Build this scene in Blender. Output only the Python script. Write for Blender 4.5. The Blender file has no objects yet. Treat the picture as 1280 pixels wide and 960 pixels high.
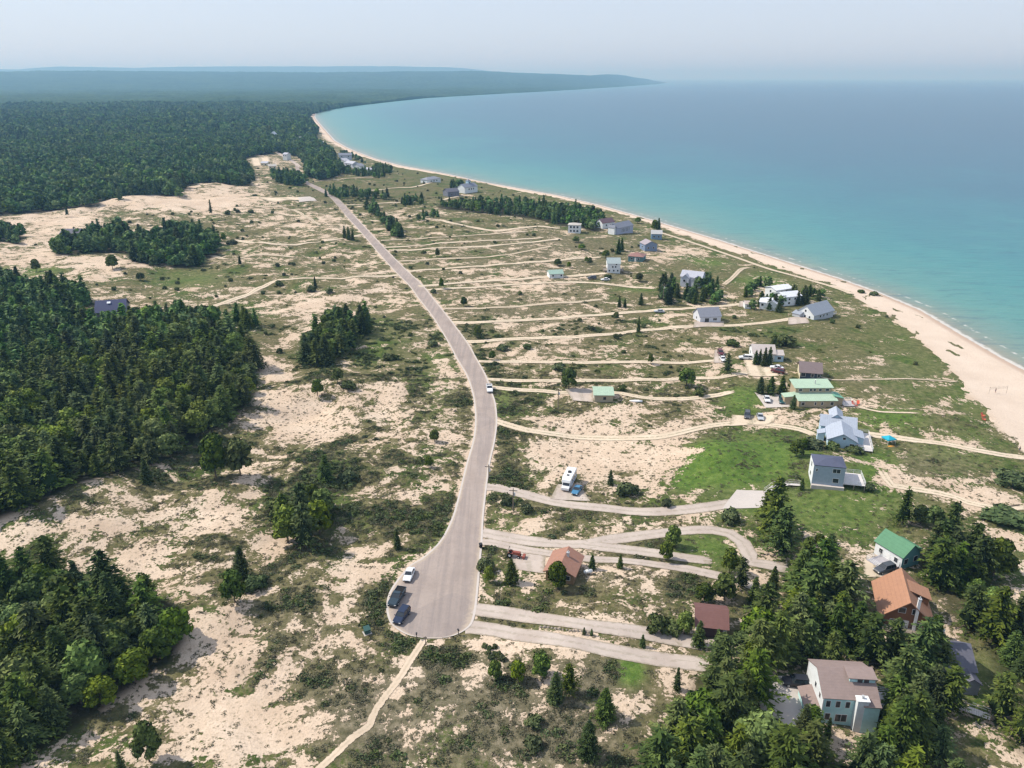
import bpy, bmesh, math, random
import numpy as np
from mathutils import Vector, Matrix

random.seed(7)
RNG = np.random.default_rng(11)
PI = math.pi
SC = bpy.context.scene
COL = SC.collection

# ------------------------------------------------------------------ camera model
CAM_H = 100.0
PITCH = math.radians(21.25)
FPX = 985.0
CP, SP = math.cos(PITCH), math.sin(PITCH)


def ray(px, py):
    a = (np.asarray(px, float) - 640.0) / FPX
    b = (480.0 - np.asarray(py, float)) / FPX
    return a, CP + b * SP, -SP + b * CP


def at0(px, py, z=0.0):
    """where the line of sight of a spot of the photograph meets the level z"""
    dx, dy, dz = ray(px, py)
    t = (z - CAM_H) / dz
    return np.stack([dx * t, dy * t], -1)


# ------------------------------------------------------------------ noise
def _hash(ix, iy, s):
    h = (ix.astype(np.int64) * 374761393 + iy.astype(np.int64) * 668265263 + s * 1442695041) & 0xFFFFFFFF
    h = ((h ^ (h >> 13)) * 1274126177) & 0xFFFFFFFF
    return ((h ^ (h >> 16)) & 0xFFFF) / 65536.0 * 2 * PI


def perlin(x, y, s=0):
    x = np.asarray(x, float); y = np.asarray(y, float)
    ix = np.floor(x); iy = np.floor(y)
    fx = x - ix; fy = y - iy
    u = fx * fx * fx * (fx * (fx * 6 - 15) + 10); v = fy * fy * fy * (fy * (fy * 6 - 15) + 10)

    def g(ox, oy):
        a = _hash(ix + ox, iy + oy, s)
        return np.cos(a) * (fx - ox) + np.sin(a) * (fy - oy)
    a = g(0, 0) * (1 - u) + g(1, 0) * u
    b = g(0, 1) * (1 - u) + g(1, 1) * u
    return (a * (1 - v) + b * v) * 1.45


def fbm(x, y, s=0, o=3, r=0.55):
    t = 0; a = 1; n = 0
    for k in range(o):
        t = t + a * perlin(x * 2 ** k, y * 2 ** k, s + k * 17); n += a; a *= r
    return t / n


def sstep(a, b, x):
    t = np.clip((x - a) / (b - a), 0, 1)
    return t * t * (3 - 2 * t)


def seg_dist(x, y, P, closed=False):
    d = np.full(np.shape(x), 1e18)
    n = len(P)
    for i in range(n if closed else n - 1):
        ax, ay = P[i]; bx, by = P[(i + 1) % n]
        ex, ey = bx - ax, by - ay
        L = ex * ex + ey * ey + 1e-9
        t = np.clip(((x - ax) * ex + (y - ay) * ey) / L, 0, 1)
        d = np.minimum(d, (x - ax - t * ex) ** 2 + (y - ay - t * ey) ** 2)
    return np.sqrt(d)


def inside(x, y, P):
    c = np.zeros(np.shape(x), bool)
    n = len(P)
    for i in range(n):
        ax, ay = P[i]; bx, by = P[(i + 1) % n]
        if ay == by:
            continue
        k = ((ay > y) != (by > y)) & (x < (bx - ax) * (y - ay) / (by - ay) + ax)
        c ^= k
    return c


def smooth_line(P, step=None, n=8):
    P = np.asarray(P, float)
    Q = np.vstack([2 * P[0] - P[1], P, 2 * P[-1] - P[-2]])
    out = []
    for i in range(1, len(Q) - 2):
        m = n if step is None else max(1, int(np.linalg.norm(Q[i + 1] - Q[i]) / step))
        for k in range(m):
            t = k / m
            out.append(0.5 * ((2 * Q[i]) + (Q[i + 1] - Q[i - 1]) * t + (2 * Q[i - 1] - 5 * Q[i] + 4 * Q[i + 1] - Q[i + 2]) * t * t
                              + (-Q[i - 1] + 3 * Q[i] - 3 * Q[i + 1] + Q[i + 2]) * t ** 3))
    out.append(P[-1])
    return np.array(out)


# ------------------------------------------------------------------ shore, road
SHORE_PX = [(1280, 463), (1250, 447), (1200, 418), (1150, 388), (1100, 367), (1050, 349), (1000, 333), (950, 317), (900, 301),
            (850, 286), (800, 271), (750, 257), (700, 245), (650, 236), (600, 227), (560, 218), (500, 207), (470, 199), (448, 191),
            (432, 184), (418, 176), (410, 167), (402, 158), (396, 151), (393, 146), (394, 141.5), (405, 137), (430, 131.5), (480, 126), (530, 121),
            (600, 117), (700, 112), (770, 108), (800, 106), (825, 104), (837, 103)]
_s = at0([p[0] for p in SHORE_PX], [p[1] for p in SHORE_PX])
_d = (_s[0] - _s[3]); _d /= np.linalg.norm(_d)
SHORE = np.vstack([_s[0] + _d * 700, _s[0] + _d * 60, _s, [[3600, 19500]], [[-2000, 26000]]])
LAND = np.vstack([SHORE, [[-40000, 26000], [-40000, -3000], [2000, -3000]]])

VEG_PX = [(1420, 650), (1330, 605), (1290, 582), (1262, 556), (1240, 525), (1215, 500), (1195, 470), (1170, 445), (1140, 415), (1110, 395), (1077, 379), (1062, 366),
          (1000, 344), (950, 327), (900, 310), (850, 292), (800, 275), (750, 260), (700, 248), (650, 239), (560, 220), (500, 210), (440, 192.5),
          (424, 183), (408, 174), (400, 163), (392, 153), (387, 146), (392, 139)]
VEG = at0([p[0] for p in VEG_PX], [p[1] for p in VEG_PX])

ROAD_LR = [(207, 369, 373), (214, 370, 375), (222, 372, 377.5), (229, 379, 387), (236, 392, 402), (246, 410, 419), (257, 421, 431), (271, 433, 443), (285, 446, 456), (300, 459, 470),
           (320, 476, 489), (340, 494, 509), (357, 511, 527), (375, 524.5, 541.5), (398, 542, 560), (429, 561, 583), (450, 572, 595),
           (470, 584, 606), (490, 591, 613), (505, 594, 618), (527, 595.5, 620), (551, 593, 617.5), (580, 585, 611), (600, 580, 608),
           (625, 574, 605), (649, 567, 602.5), (677, 553, 601), (699, 531, 599), (711, 512.5, 598), (739, 491, 595.5), (761, 485.5, 593),
           (780, 490, 588.5), (790, 501, 579), (796.5, 514, 566), (799.5, 530, 553)]
RL = at0([r[1] for r in ROAD_LR], [r[0] for r in ROAD_LR], 3.0)
RR = at0([r[2] for r in ROAD_LR], [r[0] for r in ROAD_LR], 3.0)
ROADC = (RL + RR) / 2
ROADW = np.linalg.norm(RL - RR, axis=1) / 2

# far ridge: crest line as (column, row, distance)
RIDGE = [(-900, 93, 9000), (-400, 92, 9500), (0, 90.5, 10000), (100, 89.5, 10000), (200, 90, 10000), (300, 91, 10000), (400, 91.5, 10000), (500, 90.5, 10000),
         (600, 89.5, 10500), (650, 92, 11000), (700, 93.5, 11500), (740, 95, 12000), (765, 93, 12500), (790, 93.2, 13000),
         (810, 96, 14500), (828, 99.5, 16200), (838, 103, 17000), (850, 106, 17500)]
_rx, _ry, _rz = ray([r[0] for r in RIDGE], [r[1] for r in RIDGE])
R_AZ = np.arctan2(_rx, _ry)
R_R = np.array([r[2] for r in RIDGE], float)
R_Z = CAM_H + R_R * _rz / np.hypot(_rx, _ry)


def shore_d(x, y):
    d = seg_dist(x, y, SHORE)
    return np.where(inside(x, y, LAND), d, -d)


BUMPS = [(900, 590, 45, 22, 3.5), (1030, 600, 60, 26, 3.0), (375, 530, 50, 22, -2.2), (430, 500, 40, 14, 1.6), (300, 640, 60, 25, 1.8),
         (1160, 540, 60, 16, 1.4), (120, 640, 140, 60, 2.5), (860, 640, 45, 10, .8), (170, 262, 60, 8, 6), (250, 242, 40, 6, 6), (720, 560, 60, 25, -1.2)]
_B = []
for (px, py, rx, ry, h) in BUMPS:
    c = at0(px, py); e = at0(px + rx, py) - c; f = at0(px, py - ry) - c
    _B.append((c[0], c[1], abs(e[0]), abs(f[1]), h))


def H(x, y, sd=None):
    x = np.asarray(x, float); y = np.asarray(y, float)
    if sd is None:
        sd = shore_d(x, y)
    r = np.hypot(x, y)
    land = 0.35 * np.clip(sd, 0, 6) / 6 + 3.0 * sstep(8, 70, sd)
    z = np.where(sd > 0, land, np.clip(sd * 0.06, -8, 0))
    dune = 1.9 * perlin(x / 46 + 3.1, y / 46, 3) + 2.0 * np.abs(perlin(x / 29, y / 29 + 9, 5)) + 0.55 * perlin(x / 11, y / 11, 8) + .16 * np.abs(perlin(x / 4.2, y / 5, 18))
    rd = seg_dist(x, y, ROADC)
    rw = np.interp(r, np.hypot(ROADC[::-1, 0], ROADC[::-1, 1]), ROADW[::-1])
    m = sstep(22, 70, sd) * sstep(rw + 1, rw + 26, rd) * (1 - 0.6 * sstep(500, 1500, r))
    right = np.clip((x - np.interp(y, ROADC[::-1, 1], ROADC[::-1, 0])) / 30, 0, 1)
    m = m * (1 - 0.55 * right)
    z = z + dune * m
    for (cx, cy, ax, ay, h) in _B:
        z = z + h * np.exp(-((x - cx) / ax) ** 2 - ((y - cy) / ay) ** 2) * m / np.maximum(1 - 0.55 * right, .3)
    z = z + (8 * fbm(x / 400, y / 400, 21) + 5) * sstep(900, 2500, r) * sstep(40, 300, sd)
    az = np.arctan2(x, y)
    rc = np.interp(az, R_AZ, R_R); zc = np.interp(az, R_AZ, R_Z)
    z = z + (zc - 14) * sstep(rc * 0.62, rc, r) * (1 - sstep(rc * 1.02, rc * 1.5, r)) * sstep(20, 500, sd)
    return z


def at(px, py, up=0.0):
    """world point on the terrain (or `up` metres over it)"""
    px = np.asarray(px, float); py = np.asarray(py, float)
    z = np.full(px.shape, 3.0) + up
    for _ in range(7):
        p = at0(px, py, z)
        z = H(p[..., 0], p[..., 1]) + up
    p = at0(px, py, z)
    return np.concatenate([p, z[..., None]], -1)


def P3(px, py, up=0.0):
    p = at(np.array([px]), np.array([py]), up)[0]
    return Vector((float(p[0]), float(p[1]), float(p[2])))


def proj(x, y, z):
    yy = y * CP - (z - CAM_H) * SP
    zz = y * SP + (z - CAM_H) * CP
    return 640 + FPX * x / yy, 480 - FPX * zz / yy


# ------------------------------------------------------------------ materials
def mat(name):
    m = bpy.data.materials.new(name); m.use_nodes = True
    nt = m.node_tree; nt.nodes.clear()
    return m, nt


class NT:
    def __init__(s, nt): s.nt = nt

    def n(s, t, **kw):
        nd = s.nt.nodes.new(t)
        for k, v in kw.items():
            if k.startswith('i_'):
                key = k[2:]
                key = int(key) if key.isdigit() else key.replace('_', ' ')
                sock = nd.inputs[key]
                if isinstance(v, bpy.types.NodeSocket): s.nt.links.new(v, sock)
                else: sock.default_value = v
            else: setattr(nd, k, v)
        return nd

    def link(s, a, b): s.nt.links.new(a, b)

    def noise(s, vec, scale, detail=4, rough=.55, dist=0.0):
        nd = s.n('ShaderNodeTexNoise', i_Scale=scale, i_Detail=detail, i_Roughness=rough, i_Distortion=dist)
        s.link(vec, nd.inputs['Vector']); return nd.outputs['Fac']

    def ramp(s, fac, stops, interp='LINEAR'):
        r = s.n('ShaderNodeValToRGB'); r.color_ramp.interpolation = interp
        el = r.color_ramp.elements
        while len(el) < len(stops): el.new(0.5)
        for e, (p, c) in zip(el, stops):
            e.position = p; e.color = (*c, 1) if len(c) == 3 else c
        s.link(fac, r.inputs['Fac']); return r.outputs['Color']

    def mix(s, f, a, b, mode='MIX'):
        m = s.n('ShaderNodeMix', data_type='RGBA', blend_type=mode)
        for k, v in ((0, f), (6, a), (7, b)):
            if isinstance(v, bpy.types.NodeSocket): s.link(v, m.inputs[k])
            else: m.inputs[k].default_value = v if k == 0 else ((*v, 1) if len(v) == 3 else v)
        return m.outputs[2]

    def math(s, op, a, b=0.0, c=0.0, clamp=False):
        m = s.n('ShaderNodeMath', operation=op, use_clamp=clamp)
        for k, v in ((0, a), (1, b), (2, c)):
            if isinstance(v, bpy.types.NodeSocket): s.link(v, m.inputs[k])
            else: m.inputs[k].default_value = v
        return m.outputs[0]

    def mapr(s, v, a, b, c=0.0, d=1.0, smooth=True):
        m = s.n('ShaderNodeMapRange', interpolation_type='SMOOTHSTEP' if smooth else 'LINEAR')
        s.link(v, m.inputs[0])
        for k, x in ((1, a), (2, b), (3, c), (4, d)): m.inputs[k].default_value = x
        return m.outputs[0]

    def attr(s, name):
        return s.n('ShaderNodeAttribute', attribute_name=name)

    def bsdf(s, col, rough=.9, spec=.2, normal=None, metallic=0.0):
        b = s.n('ShaderNodeBsdfPrincipled')
        for k, v in (('Base Color', col), ('Roughness', rough), ('Specular IOR Level', spec), ('Metallic', metallic)):
            if isinstance(v, bpy.types.NodeSocket): s.link(v, b.inputs[k])
            else: b.inputs[k].default_value = ((*v, 1) if k == 'Base Color' else v)
        if normal is not None: s.link(normal, b.inputs['Normal'])
        return b

    def out(s, sh, disp=None):
        o = s.n('ShaderNodeOutputMaterial'); s.link(sh, o.inputs['Surface']); return o

    def bump(s, h, strength=.5, dist=.3):
        b = s.n('ShaderNodeBump', i_Strength=strength, i_Distance=dist); s.link(h, b.inputs['Height']); return b.outputs[0]


_simple = {}


def simple(name, c, rough=.7, spec=.3, var=.15, scale=2.0, metallic=0.0, rand=0.0):
    """plain painted / shingled surface with weathering noise"""
    if name in _simple: return _simple[name]
    m, nt = mat(name); g = NT(nt)
    co = g.n('ShaderNodeTexCoord').outputs['Object']
    n1 = g.noise(co, scale, 5, .6); n2 = g.noise(co, scale * .23, 3, .5)
    v = g.math('ADD', g.math('MULTIPLY', n1, var), g.math('MULTIPLY', n2, var))
    v = g.math('ADD', v, 1 - var)
    if rand:
        oi = g.n('ShaderNodeObjectInfo').outputs['Random']
        v = g.math('MULTIPLY', v, g.mapr(oi, 0, 1, 1 - rand, 1 + rand, False))
    cc = g.n('ShaderNodeVectorMath', operation='SCALE'); cc.inputs[0].default_value = c
    g.link(v, cc.inputs['Scale'])
    g.out(g.bsdf(cc.outputs[0], rough, spec, metallic=metallic).outputs[0])
    _simple[name] = m
    return m


def boards(name, c, period=.25, axis='Z', dark=.72):
    """lap siding / standing seam / shingle courses"""
    if name in _simple: return _simple[name]
    m, nt = mat(name); g = NT(nt)
    co = g.n('ShaderNodeTexCoord').outputs['Object']
    sx = g.n('ShaderNodeSeparateXYZ'); g.link(co, sx.inputs[0])
    f = g.math('FRACT', g.math('DIVIDE', sx.outputs[axis], period))
    ln = g.mapr(f, 0.0, .16, dark, 1.0)
    n1 = g.noise(co, 1.3, 5, .65)
    v = g.math('MULTIPLY', ln, g.mapr(n1, .2, .8, .84, 1.1, False))
    cc = g.n('ShaderNodeVectorMath', operation='SCALE'); cc.inputs[0].default_value = c
    g.link(v, cc.inputs['Scale'])
    g.out(g.bsdf(cc.outputs[0], .75, .25).outputs[0])
    _simple[name] = m
    return m


def make_ground_mat():
    m, nt = mat('dune_ground'); g = NT(nt)
    geo = g.n('ShaderNodeNewGeometry').outputs['Position']
    at_ = g.attr('cover'); sp = g.n('ShaderNodeSeparateColor'); g.link(at_.outputs['Color'], sp.inputs[0])
    veg, lush, forest = sp.outputs[0], sp.outputs[1], sp.outputs[2]
    beach = at_.outputs['Alpha']
    n_m = g.noise(geo, .30, 7, .68, .8)
    n_f = g.noise(geo, 1.7, 5, .62)
    n_ff = g.noise(geo, 6.0, 3, .6)
    v = g.math('ADD', veg, g.math('MULTIPLY', g.math('SUBTRACT', n_m, .5), 2.0))
    v = g.math('ADD', v, g.math('MULTIPLY', g.math('SUBTRACT', n_f, .5), 1.1))
    v = g.math('ADD', v, g.math('MULTIPLY', g.math('SUBTRACT', n_ff, .5), .3))
    vm = g.mapr(v, .46, .56)
    # sand
    ns = g.noise(geo, .09, 5, .6)
    sand = g.ramp(ns, [(.3, (.53, .40, .295)), (.5, (.63, .495, .375)), (.7, (.70, .57, .445))])
    sand = g.mix(g.mapr(n_f, .5, .75), sand, (.40, .31, .22))
    fine = g.noise(geo, 3.2, 3, .7)
    sand = g.mix(g.mapr(fine, .56, .66, 0, .55), sand, (.24, .19, .12))
    vor = g.n('ShaderNodeTexVoronoi', i_Scale=.95, i_Randomness=1.0); g.link(geo, vor.inputs['Vector'])
    dots = g.math('MULTIPLY', g.mapr(vor.outputs['Distance'], .34, .16), g.mapr(n_m, .40, .52))
    sand = g.mix(g.math('MULTIPLY', dots, .8), sand, (.105, .10, .058))
    sand = g.mix(g.mapr(n_m, .62, .45, 0, .35), sand, (.44, .345, .25))
    sand = g.mix(beach, sand, g.mix(g.mapr(n_f, .45, .7, 0, .35), g.ramp(ns, [(.3, (.57, .46, .365)), (.7, (.64, .53, .43))]), (.44, .36, .29)))
    sz_ = g.n('ShaderNodeSeparateXYZ'); g.link(geo, sz_.inputs[0])
    wet = g.math('MULTIPLY', beach, g.mapr(g.math('ADD', sz_.outputs[2], g.math('MULTIPLY', n_f, .12)), .30, .14))
    sand = g.mix(g.math('MULTIPLY', wet, .7), sand, (.40, .285, .215))
    # vegetation
    n_v = g.noise(geo, .07, 5, .6)
    n_v2 = g.noise(geo, .55, 5, .65)
    dry = g.ramp(n_v2, [(.3, (.062, .066, .026)), (.47, (.115, .106, .046)), (.6, (.175, .152, .078)), (.75, (.28, .235, .14))])
    grn = g.ramp(n_v2, [(.3, (.028, .052, .012)), (.5, (.060, .088, .020)), (.7, (.135, .155, .045))])
    k = g.math('ADD', n_v, g.math('MULTIPLY', g.math('SUBTRACT', n_f, .5), .5))
    hh_ = g.attr('heath').outputs['Fac']
    k = g.math('SUBTRACT', k, g.math('MULTIPLY', hh_, .12))
    dry = g.mix(g.math('MULTIPLY', hh_, .6), dry, g.ramp(n_v2, [(.3, (.085, .075, .05)), (.5, (.165, .142, .10)), (.7, (.29, .245, .185))]))
    vc = g.mix(g.mapr(k, .49, .63), dry, grn)
    lu = g.ramp(n_v2, [(.3, (.050, .100, .018)), (.5, (.088, .155, .026)), (.7, (.15, .215, .045))])
    vc = g.mix(g.math('MULTIPLY', lush, g.mapr(n_f, .2, .6, .75, 1.0)), vc, lu)
    tuft = g.noise(geo, 4.5, 3, .75)
    vc = g.mix(g.mapr(tuft, .5, .68, 0, .5), vc, (.030, .036, .016))
    vc = g.mix(g.mapr(tuft, .42, .3, 0, .35), vc, (.25, .22, .14))
    col = g.mix(vm, sand, vc)
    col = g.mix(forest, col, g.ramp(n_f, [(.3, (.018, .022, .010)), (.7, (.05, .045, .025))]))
    hgt = g.math('ADD', g.math('MULTIPLY', vm, .7), g.math('ADD', g.math('MULTIPLY', n_f, .8), g.math('MULTIPLY', fine, .35)))
    nb = g.bump(hgt, .55, .5)
    g.out(g.bsdf(col, .95, .1, nb).outputs[0])
    return m


def make_water_mat():
    m, nt = mat('lake_water'); g = NT(nt)
    geo = g.n('ShaderNodeNewGeometry').outputs['Position']
    sd = g.attr('offshore').outputs['Fac']
    n1 = g.noise(geo, .006, 5, .6)
    n2 = g.noise(geo, .03, 4, .6)
    bar = g.noise(geo, .022, 3, .55, 1.0)
    d = g.math('ADD', sd, g.math('MULTIPLY', g.math('SUBTRACT', n1, .5), g.math('MULTIPLY', sd, 1.5)))
    d = g.math('ADD', d, g.math('MULTIPLY', g.math('SUBTRACT', bar, .5), g.math('MULTIPLY', sd, .9)))
    lg = g.math('DIVIDE', g.math('LOGARITHM', g.math('ADD', g.math('MAXIMUM', d, 0.0), 1.0), 10.0), 4.0)
    # 0:1m .25:9m .5:99m .6:250 .7:630 .75:1km
    col = g.ramp(lg, [(.0, (.32, .26, .19)), (.15, (.24, .24, .18)), (.27, (.15, .235, .19)), (.38, (.080, .235, .205)), (.50, (.034, .205, .205)),
                      (.60, (.016, .140, .180)), (.68, (.014, .100, .155)), (.78, (.014, .080, .135)), (1.0, (.014, .072, .125))])
    col = g.mix(g.mapr(n2, .35, .65, 0, .12), col, (.03, .14, .18))
    sm = g.n('ShaderNodeMapping'); g.link(geo, sm.inputs[0]); sm.inputs['Scale'].default_value = (.28, 1, 1); sm.inputs['Rotation'].default_value = (0, 0, .35)
    rip = g.noise(sm.outputs[0], .17, 7, .75)
    col = g.mix(g.mapr(rip, .48, .68, 0, .42), col, (.015, .075, .12))  # light and shade of the ripples painted into the water colour
    col = g.mix(g.mapr(rip, .46, .30, 0, .22), col, (.16, .30, .30))
    st = g.n('ShaderNodeMapping'); g.link(geo, st.inputs[0]); st.inputs['Scale'].default_value = (.35, 1, 1); st.inputs['Rotation'].default_value = (0, 0, .5)
    w = g.noise(st.outputs[0], .35, 5, .65)
    foam_n = g.noise(geo, .25, 4, .6)
    line = g.math('ADD', sd, g.math('MULTIPLY', g.math('SUBTRACT', foam_n, .5), 4.0))
    foam = g.math('MULTIPLY', g.mapr(line, -.3, .35), g.mapr(line, 2.6, 1.2))
    bar2 = g.math('MULTIPLY', g.math('MULTIPLY', g.mapr(line, 8.0, 8.8), g.mapr(line, 10.2, 9.0)), g.mapr(foam_n, .5, .6, 0, .6))
    foam = g.math('MAXIMUM', g.math('MULTIPLY', foam, .6), bar2)
    col = g.mix(foam, col, (.72, .68, .62))
    nb = g.bump(w, .6, .6)
    b = g.bsdf(col, .30, .22, nb)
    g.out(b.outputs[0])
    return m


def make_leaf_mat(name, c1, c2, c3, rnd=.35):
    m, nt = mat(name); g = NT(nt)
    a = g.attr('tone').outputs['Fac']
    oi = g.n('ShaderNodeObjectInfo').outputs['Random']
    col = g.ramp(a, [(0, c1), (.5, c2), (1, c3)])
    gp = g.n('ShaderNodeNewGeometry').outputs['Position']
    sn = g.noise(gp, .011, 4, .6)
    col = g.mix(g.mapr(sn, .52, .68, 0, .45), col, (c3[0] * 1.05, c3[1] * .95, c3[2] * .8))
    col = g.mix(g.mapr(sn, .46, .32, 0, .5), col, (c1[0] * 1.3, c1[1] * 1.3, c1[2] * 1.6))
    hsv = g.n('ShaderNodeHueSaturation')
    g.link(col, hsv.inputs['Color'])
    g.link(g.mapr(oi, 0, 1, .478, .515, False), hsv.inputs['Hue'])
    r2 = g.math('FRACT', g.math('MULTIPLY', oi, 17.37))
    g.link(g.mapr(r2, 0, 1, 1 - rnd, 1 + rnd, False), hsv.inputs['Value'])
    r3 = g.math('FRACT', g.math('MULTIPLY', oi, 53.7))
    g.link(g.mapr(r3, 0, 1, .8, 1.1, False), hsv.inputs['Saturation'])
    g.out(g.bsdf(hsv.outputs[0], .75, .15).outputs[0])
    return m


def make_asphalt():
    m, nt = mat('old_asphalt'); g = NT(nt)
    geo = g.n('ShaderNodeNewGeometry').outputs['Position']
    n1 = g.noise(geo, .12, 5, .6); n2 = g.noise(geo, 5.0, 3, .6); n3 = g.noise(geo, .5, 6, .7, 1.5)
    st = g.n('ShaderNodeMapping'); g.link(geo, st.inputs[0]); st.inputs['Scale'].default_value = (1, .04, 1); st.inputs['Rotation'].default_value = (0, 0, .22)
    n4 = g.noise(st.outputs[0], .9, 4, .6)
    col = g.ramp(n1, [(.3, (.300, .245, .212)), (.7, (.385, .320, .280))])
    col = g.mix(g.mapr(n4, .4, .62, 0, .38), col, (.20, .172, .165))
    pt = g.n('ShaderNodeTexVoronoi', i_Scale=.07, i_Randomness=1.0); g.link(geo, pt.inputs['Vector'])
    sc_ = g.n('ShaderNodeSeparateColor'); g.link(pt.outputs['Color'], sc_.inputs[0])
    col = g.mix(g.mapr(sc_.outputs[0], .72, .78, 0, .22), col, (.20, .175, .17))
    col = g.mix(g.mapr(n2, .5, .8, 0, .3), col, (.20, .18, .18))
    crack = g.math('ABSOLUTE', g.math('SUBTRACT', n3, .5))
    col = g.mix(g.mapr(crack, .012, .0, 0, .55), col, (.15, .13, .13))
    # sand blown over the edges
    u = g.math('ABSOLUTE', g.attr('across').outputs['Fac'])
    ed = g.math('ADD', u, g.math('MULTIPLY', g.math('SUBTRACT', n3, .5), .35))
    col = g.mix(g.mapr(ed, .80, 1.0, 0, .85), col, (.44, .36, .28))
    g.out(g.bsdf(col, .9, .2, g.bump(n2, .3, .05)).outputs[0])
    return m


def make_track(name, c1, c2, centre=.5, cut=.93):
    """unpaved drive: worn wheel tracks, grass down the middle, ragged margins"""
    m, nt = mat(name); g = NT(nt)
    geo = g.n('ShaderNodeNewGeometry').outputs['Position']
    n1 = g.noise(geo, .16, 4, .6); n2 = g.noise(geo, 1.3, 5, .65); n3 = g.noise(geo, 4., 3, .6)
    col = g.mix(g.mapr(n1, .3, .7), c1, c2)
    col = g.mix(g.mapr(n2, .5, .8, 0, .3), col, tuple(x * .62 for x in c1))
    u = g.math('ABSOLUTE', g.attr('across').outputs['Fac'])
    mid = g.math('MULTIPLY', g.mapr(u, .28, .08), g.mapr(g.math('ADD', n2, g.math('MULTIPLY', n1, .4)), .58, .74, 0, centre))
    col = g.mix(mid, col, (.15, .14, .075))
    ed = g.math('ADD', u, g.math('MULTIPLY', g.math('SUBTRACT', n2, .5), .75))
    col = g.mix(g.mapr(ed, .72, .98, 0, .55), col, (.22, .19, .12))
    b = g.bsdf(col, .95, .1, g.bump(n3, .4, .06))
    tr = g.n('ShaderNodeBsdfTransparent')
    ms = g.n('ShaderNodeMixShader'); g.link(g.mapr(ed, cut - .05, cut + .05), ms.inputs[0]); g.link(b.outputs[0], ms.inputs[1]); g.link(tr.outputs[0], ms.inputs[2])
    g.out(ms.outputs[0])
    return m


def make_canopy_mat():
    m, nt = mat('distant_canopy'); g = NT(nt)
    geo = g.n('ShaderNodeNewGeometry').outputs['Position']
    n1 = g.noise(geo, .0045, 8, .72); n2 = g.noise(geo, .045, 4, .7)
    col = g.ramp(n1, [(.35, (.016, .040, .014)), (.5, (.032, .070, .020)), (.65, (.058, .100, .026))])
    col = g.mix(g.mapr(n2, .35, .65, 0, .7), col, (.012, .030, .012))  # dark blotches paint the shaded gaps between crowns
    g.out(g.bsdf(col, .9, .1).outputs[0])
    return m


M = {}
M['ground'] = make_ground_mat(); M['water'] = make_water_mat(); M['asphalt'] = make_asphalt()
M['gravel'] = make_track('gravel_drive', (.40, .335, .29), (.50, .43, .375), .25, 1.06)
M['sandtrack'] = make_track('sand_track', (.54, .445, .33), (.64, .535, .41), .6, .97)
M['faint'] = make_track('faint_track', (.46, .38, .28), (.56, .46, .345), .6, .9)
M['footpath'] = make_track('sandy_footpath', (.52, .42, .31), (.62, .50, .38), .2, .62)
M['concrete'] = simple('concrete', (.50, .45, .41), .85, .2, .15, 1.5)
M['gutter'] = simple('sandy_gutter', (.44, .38, .32), .9, .1, .3, .8)
M['pine'] = make_leaf_mat('pine_needles', (.013, .029, .006), (.050, .084, .014), (.122, .165, .028))
M['spruce'] = make_leaf_mat('spruce_needles', (.012, .027, .006), (.043, .075, .015), (.100, .146, .028))
M['leaf'] = make_leaf_mat('oak_leaves', (.016, .034, .005), (.066, .106, .014), (.150, .200, .028), .5)
M['farwood'] = make_leaf_mat('far_leaves', (.020, .050, .012), (.066, .132, .030), (.135, .210, .048), .5)
M['juniper'] = make_leaf_mat('juniper', (.030, .050, .016), (.070, .098, .032), (.125, .150, .055), .35)
M['scrub'] = make_leaf_mat('scrub', (.055, .062, .030), (.12, .118, .065), (.22, .20, .12), .4)
M['bark'] = simple('bark', (.13, .10, .075), .95, .1, .3, 3)
M['canopy'] = make_canopy_mat()
M['glass'] = simple('window_glass', (.025, .032, .04), .12, .6, .1)
M['trim'] = simple('white_trim', (.74, .74, .73), .6, .3, .08)
M['deck'] = boards('grey_deck_boards', (.42, .40, .42), .2, 'X', .6)
M['deckw'] = boards('pale_deck_boards', (.62, .58, .56), .2, 'X', .75)
M['wood'] = boards('weathered_wood', (.30, .25, .20), .3, 'X', .6)
M['pole'] = simple('weathered_pole', (.20, .165, .13), .95, .1, .3, 3)
M['rubber'] = simple('rubber', (.02, .02, .02), .9, .1)
M['metal'] = simple('galvanised_metal', (.45, .46, .47), .5, .5, .1)
M['rim'] = simple('alloy_rim', (.42, .43, .44), .35, .6, .1, metallic=.6)
M['autoglass'] = simple('vehicle_glass', (.02, .026, .032), .08, .8, .05)
M['lamp'] = simple('headlight_lens', (.75, .75, .72), .15, .7, .05)
M['redlamp'] = simple('tail_lamp', (.35, .015, .012), .2, .6, .05)


# ------------------------------------------------------------------ objects
def tag(o, label=None, cat=None, group=None, kind=None):
    if label: o['label'] = label
    if cat: o['category'] = cat
    if group: o['group'] = group
    if kind: o['kind'] = kind
    return o


def empty(name, loc, rz=0.0, s=1.0):
    o = bpy.data.objects.new(name, None); COL.objects.link(o)
    o.location = loc; o.rotation_euler = (0, 0, rz); o.scale = (s, s, s)
    o.empty_display_size = .5
    return o


def link_mesh(name, me, parent=None):
    o = bpy.data.objects.new(name, me); COL.objects.link(o)
    if parent: o.parent = parent
    return o


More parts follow.
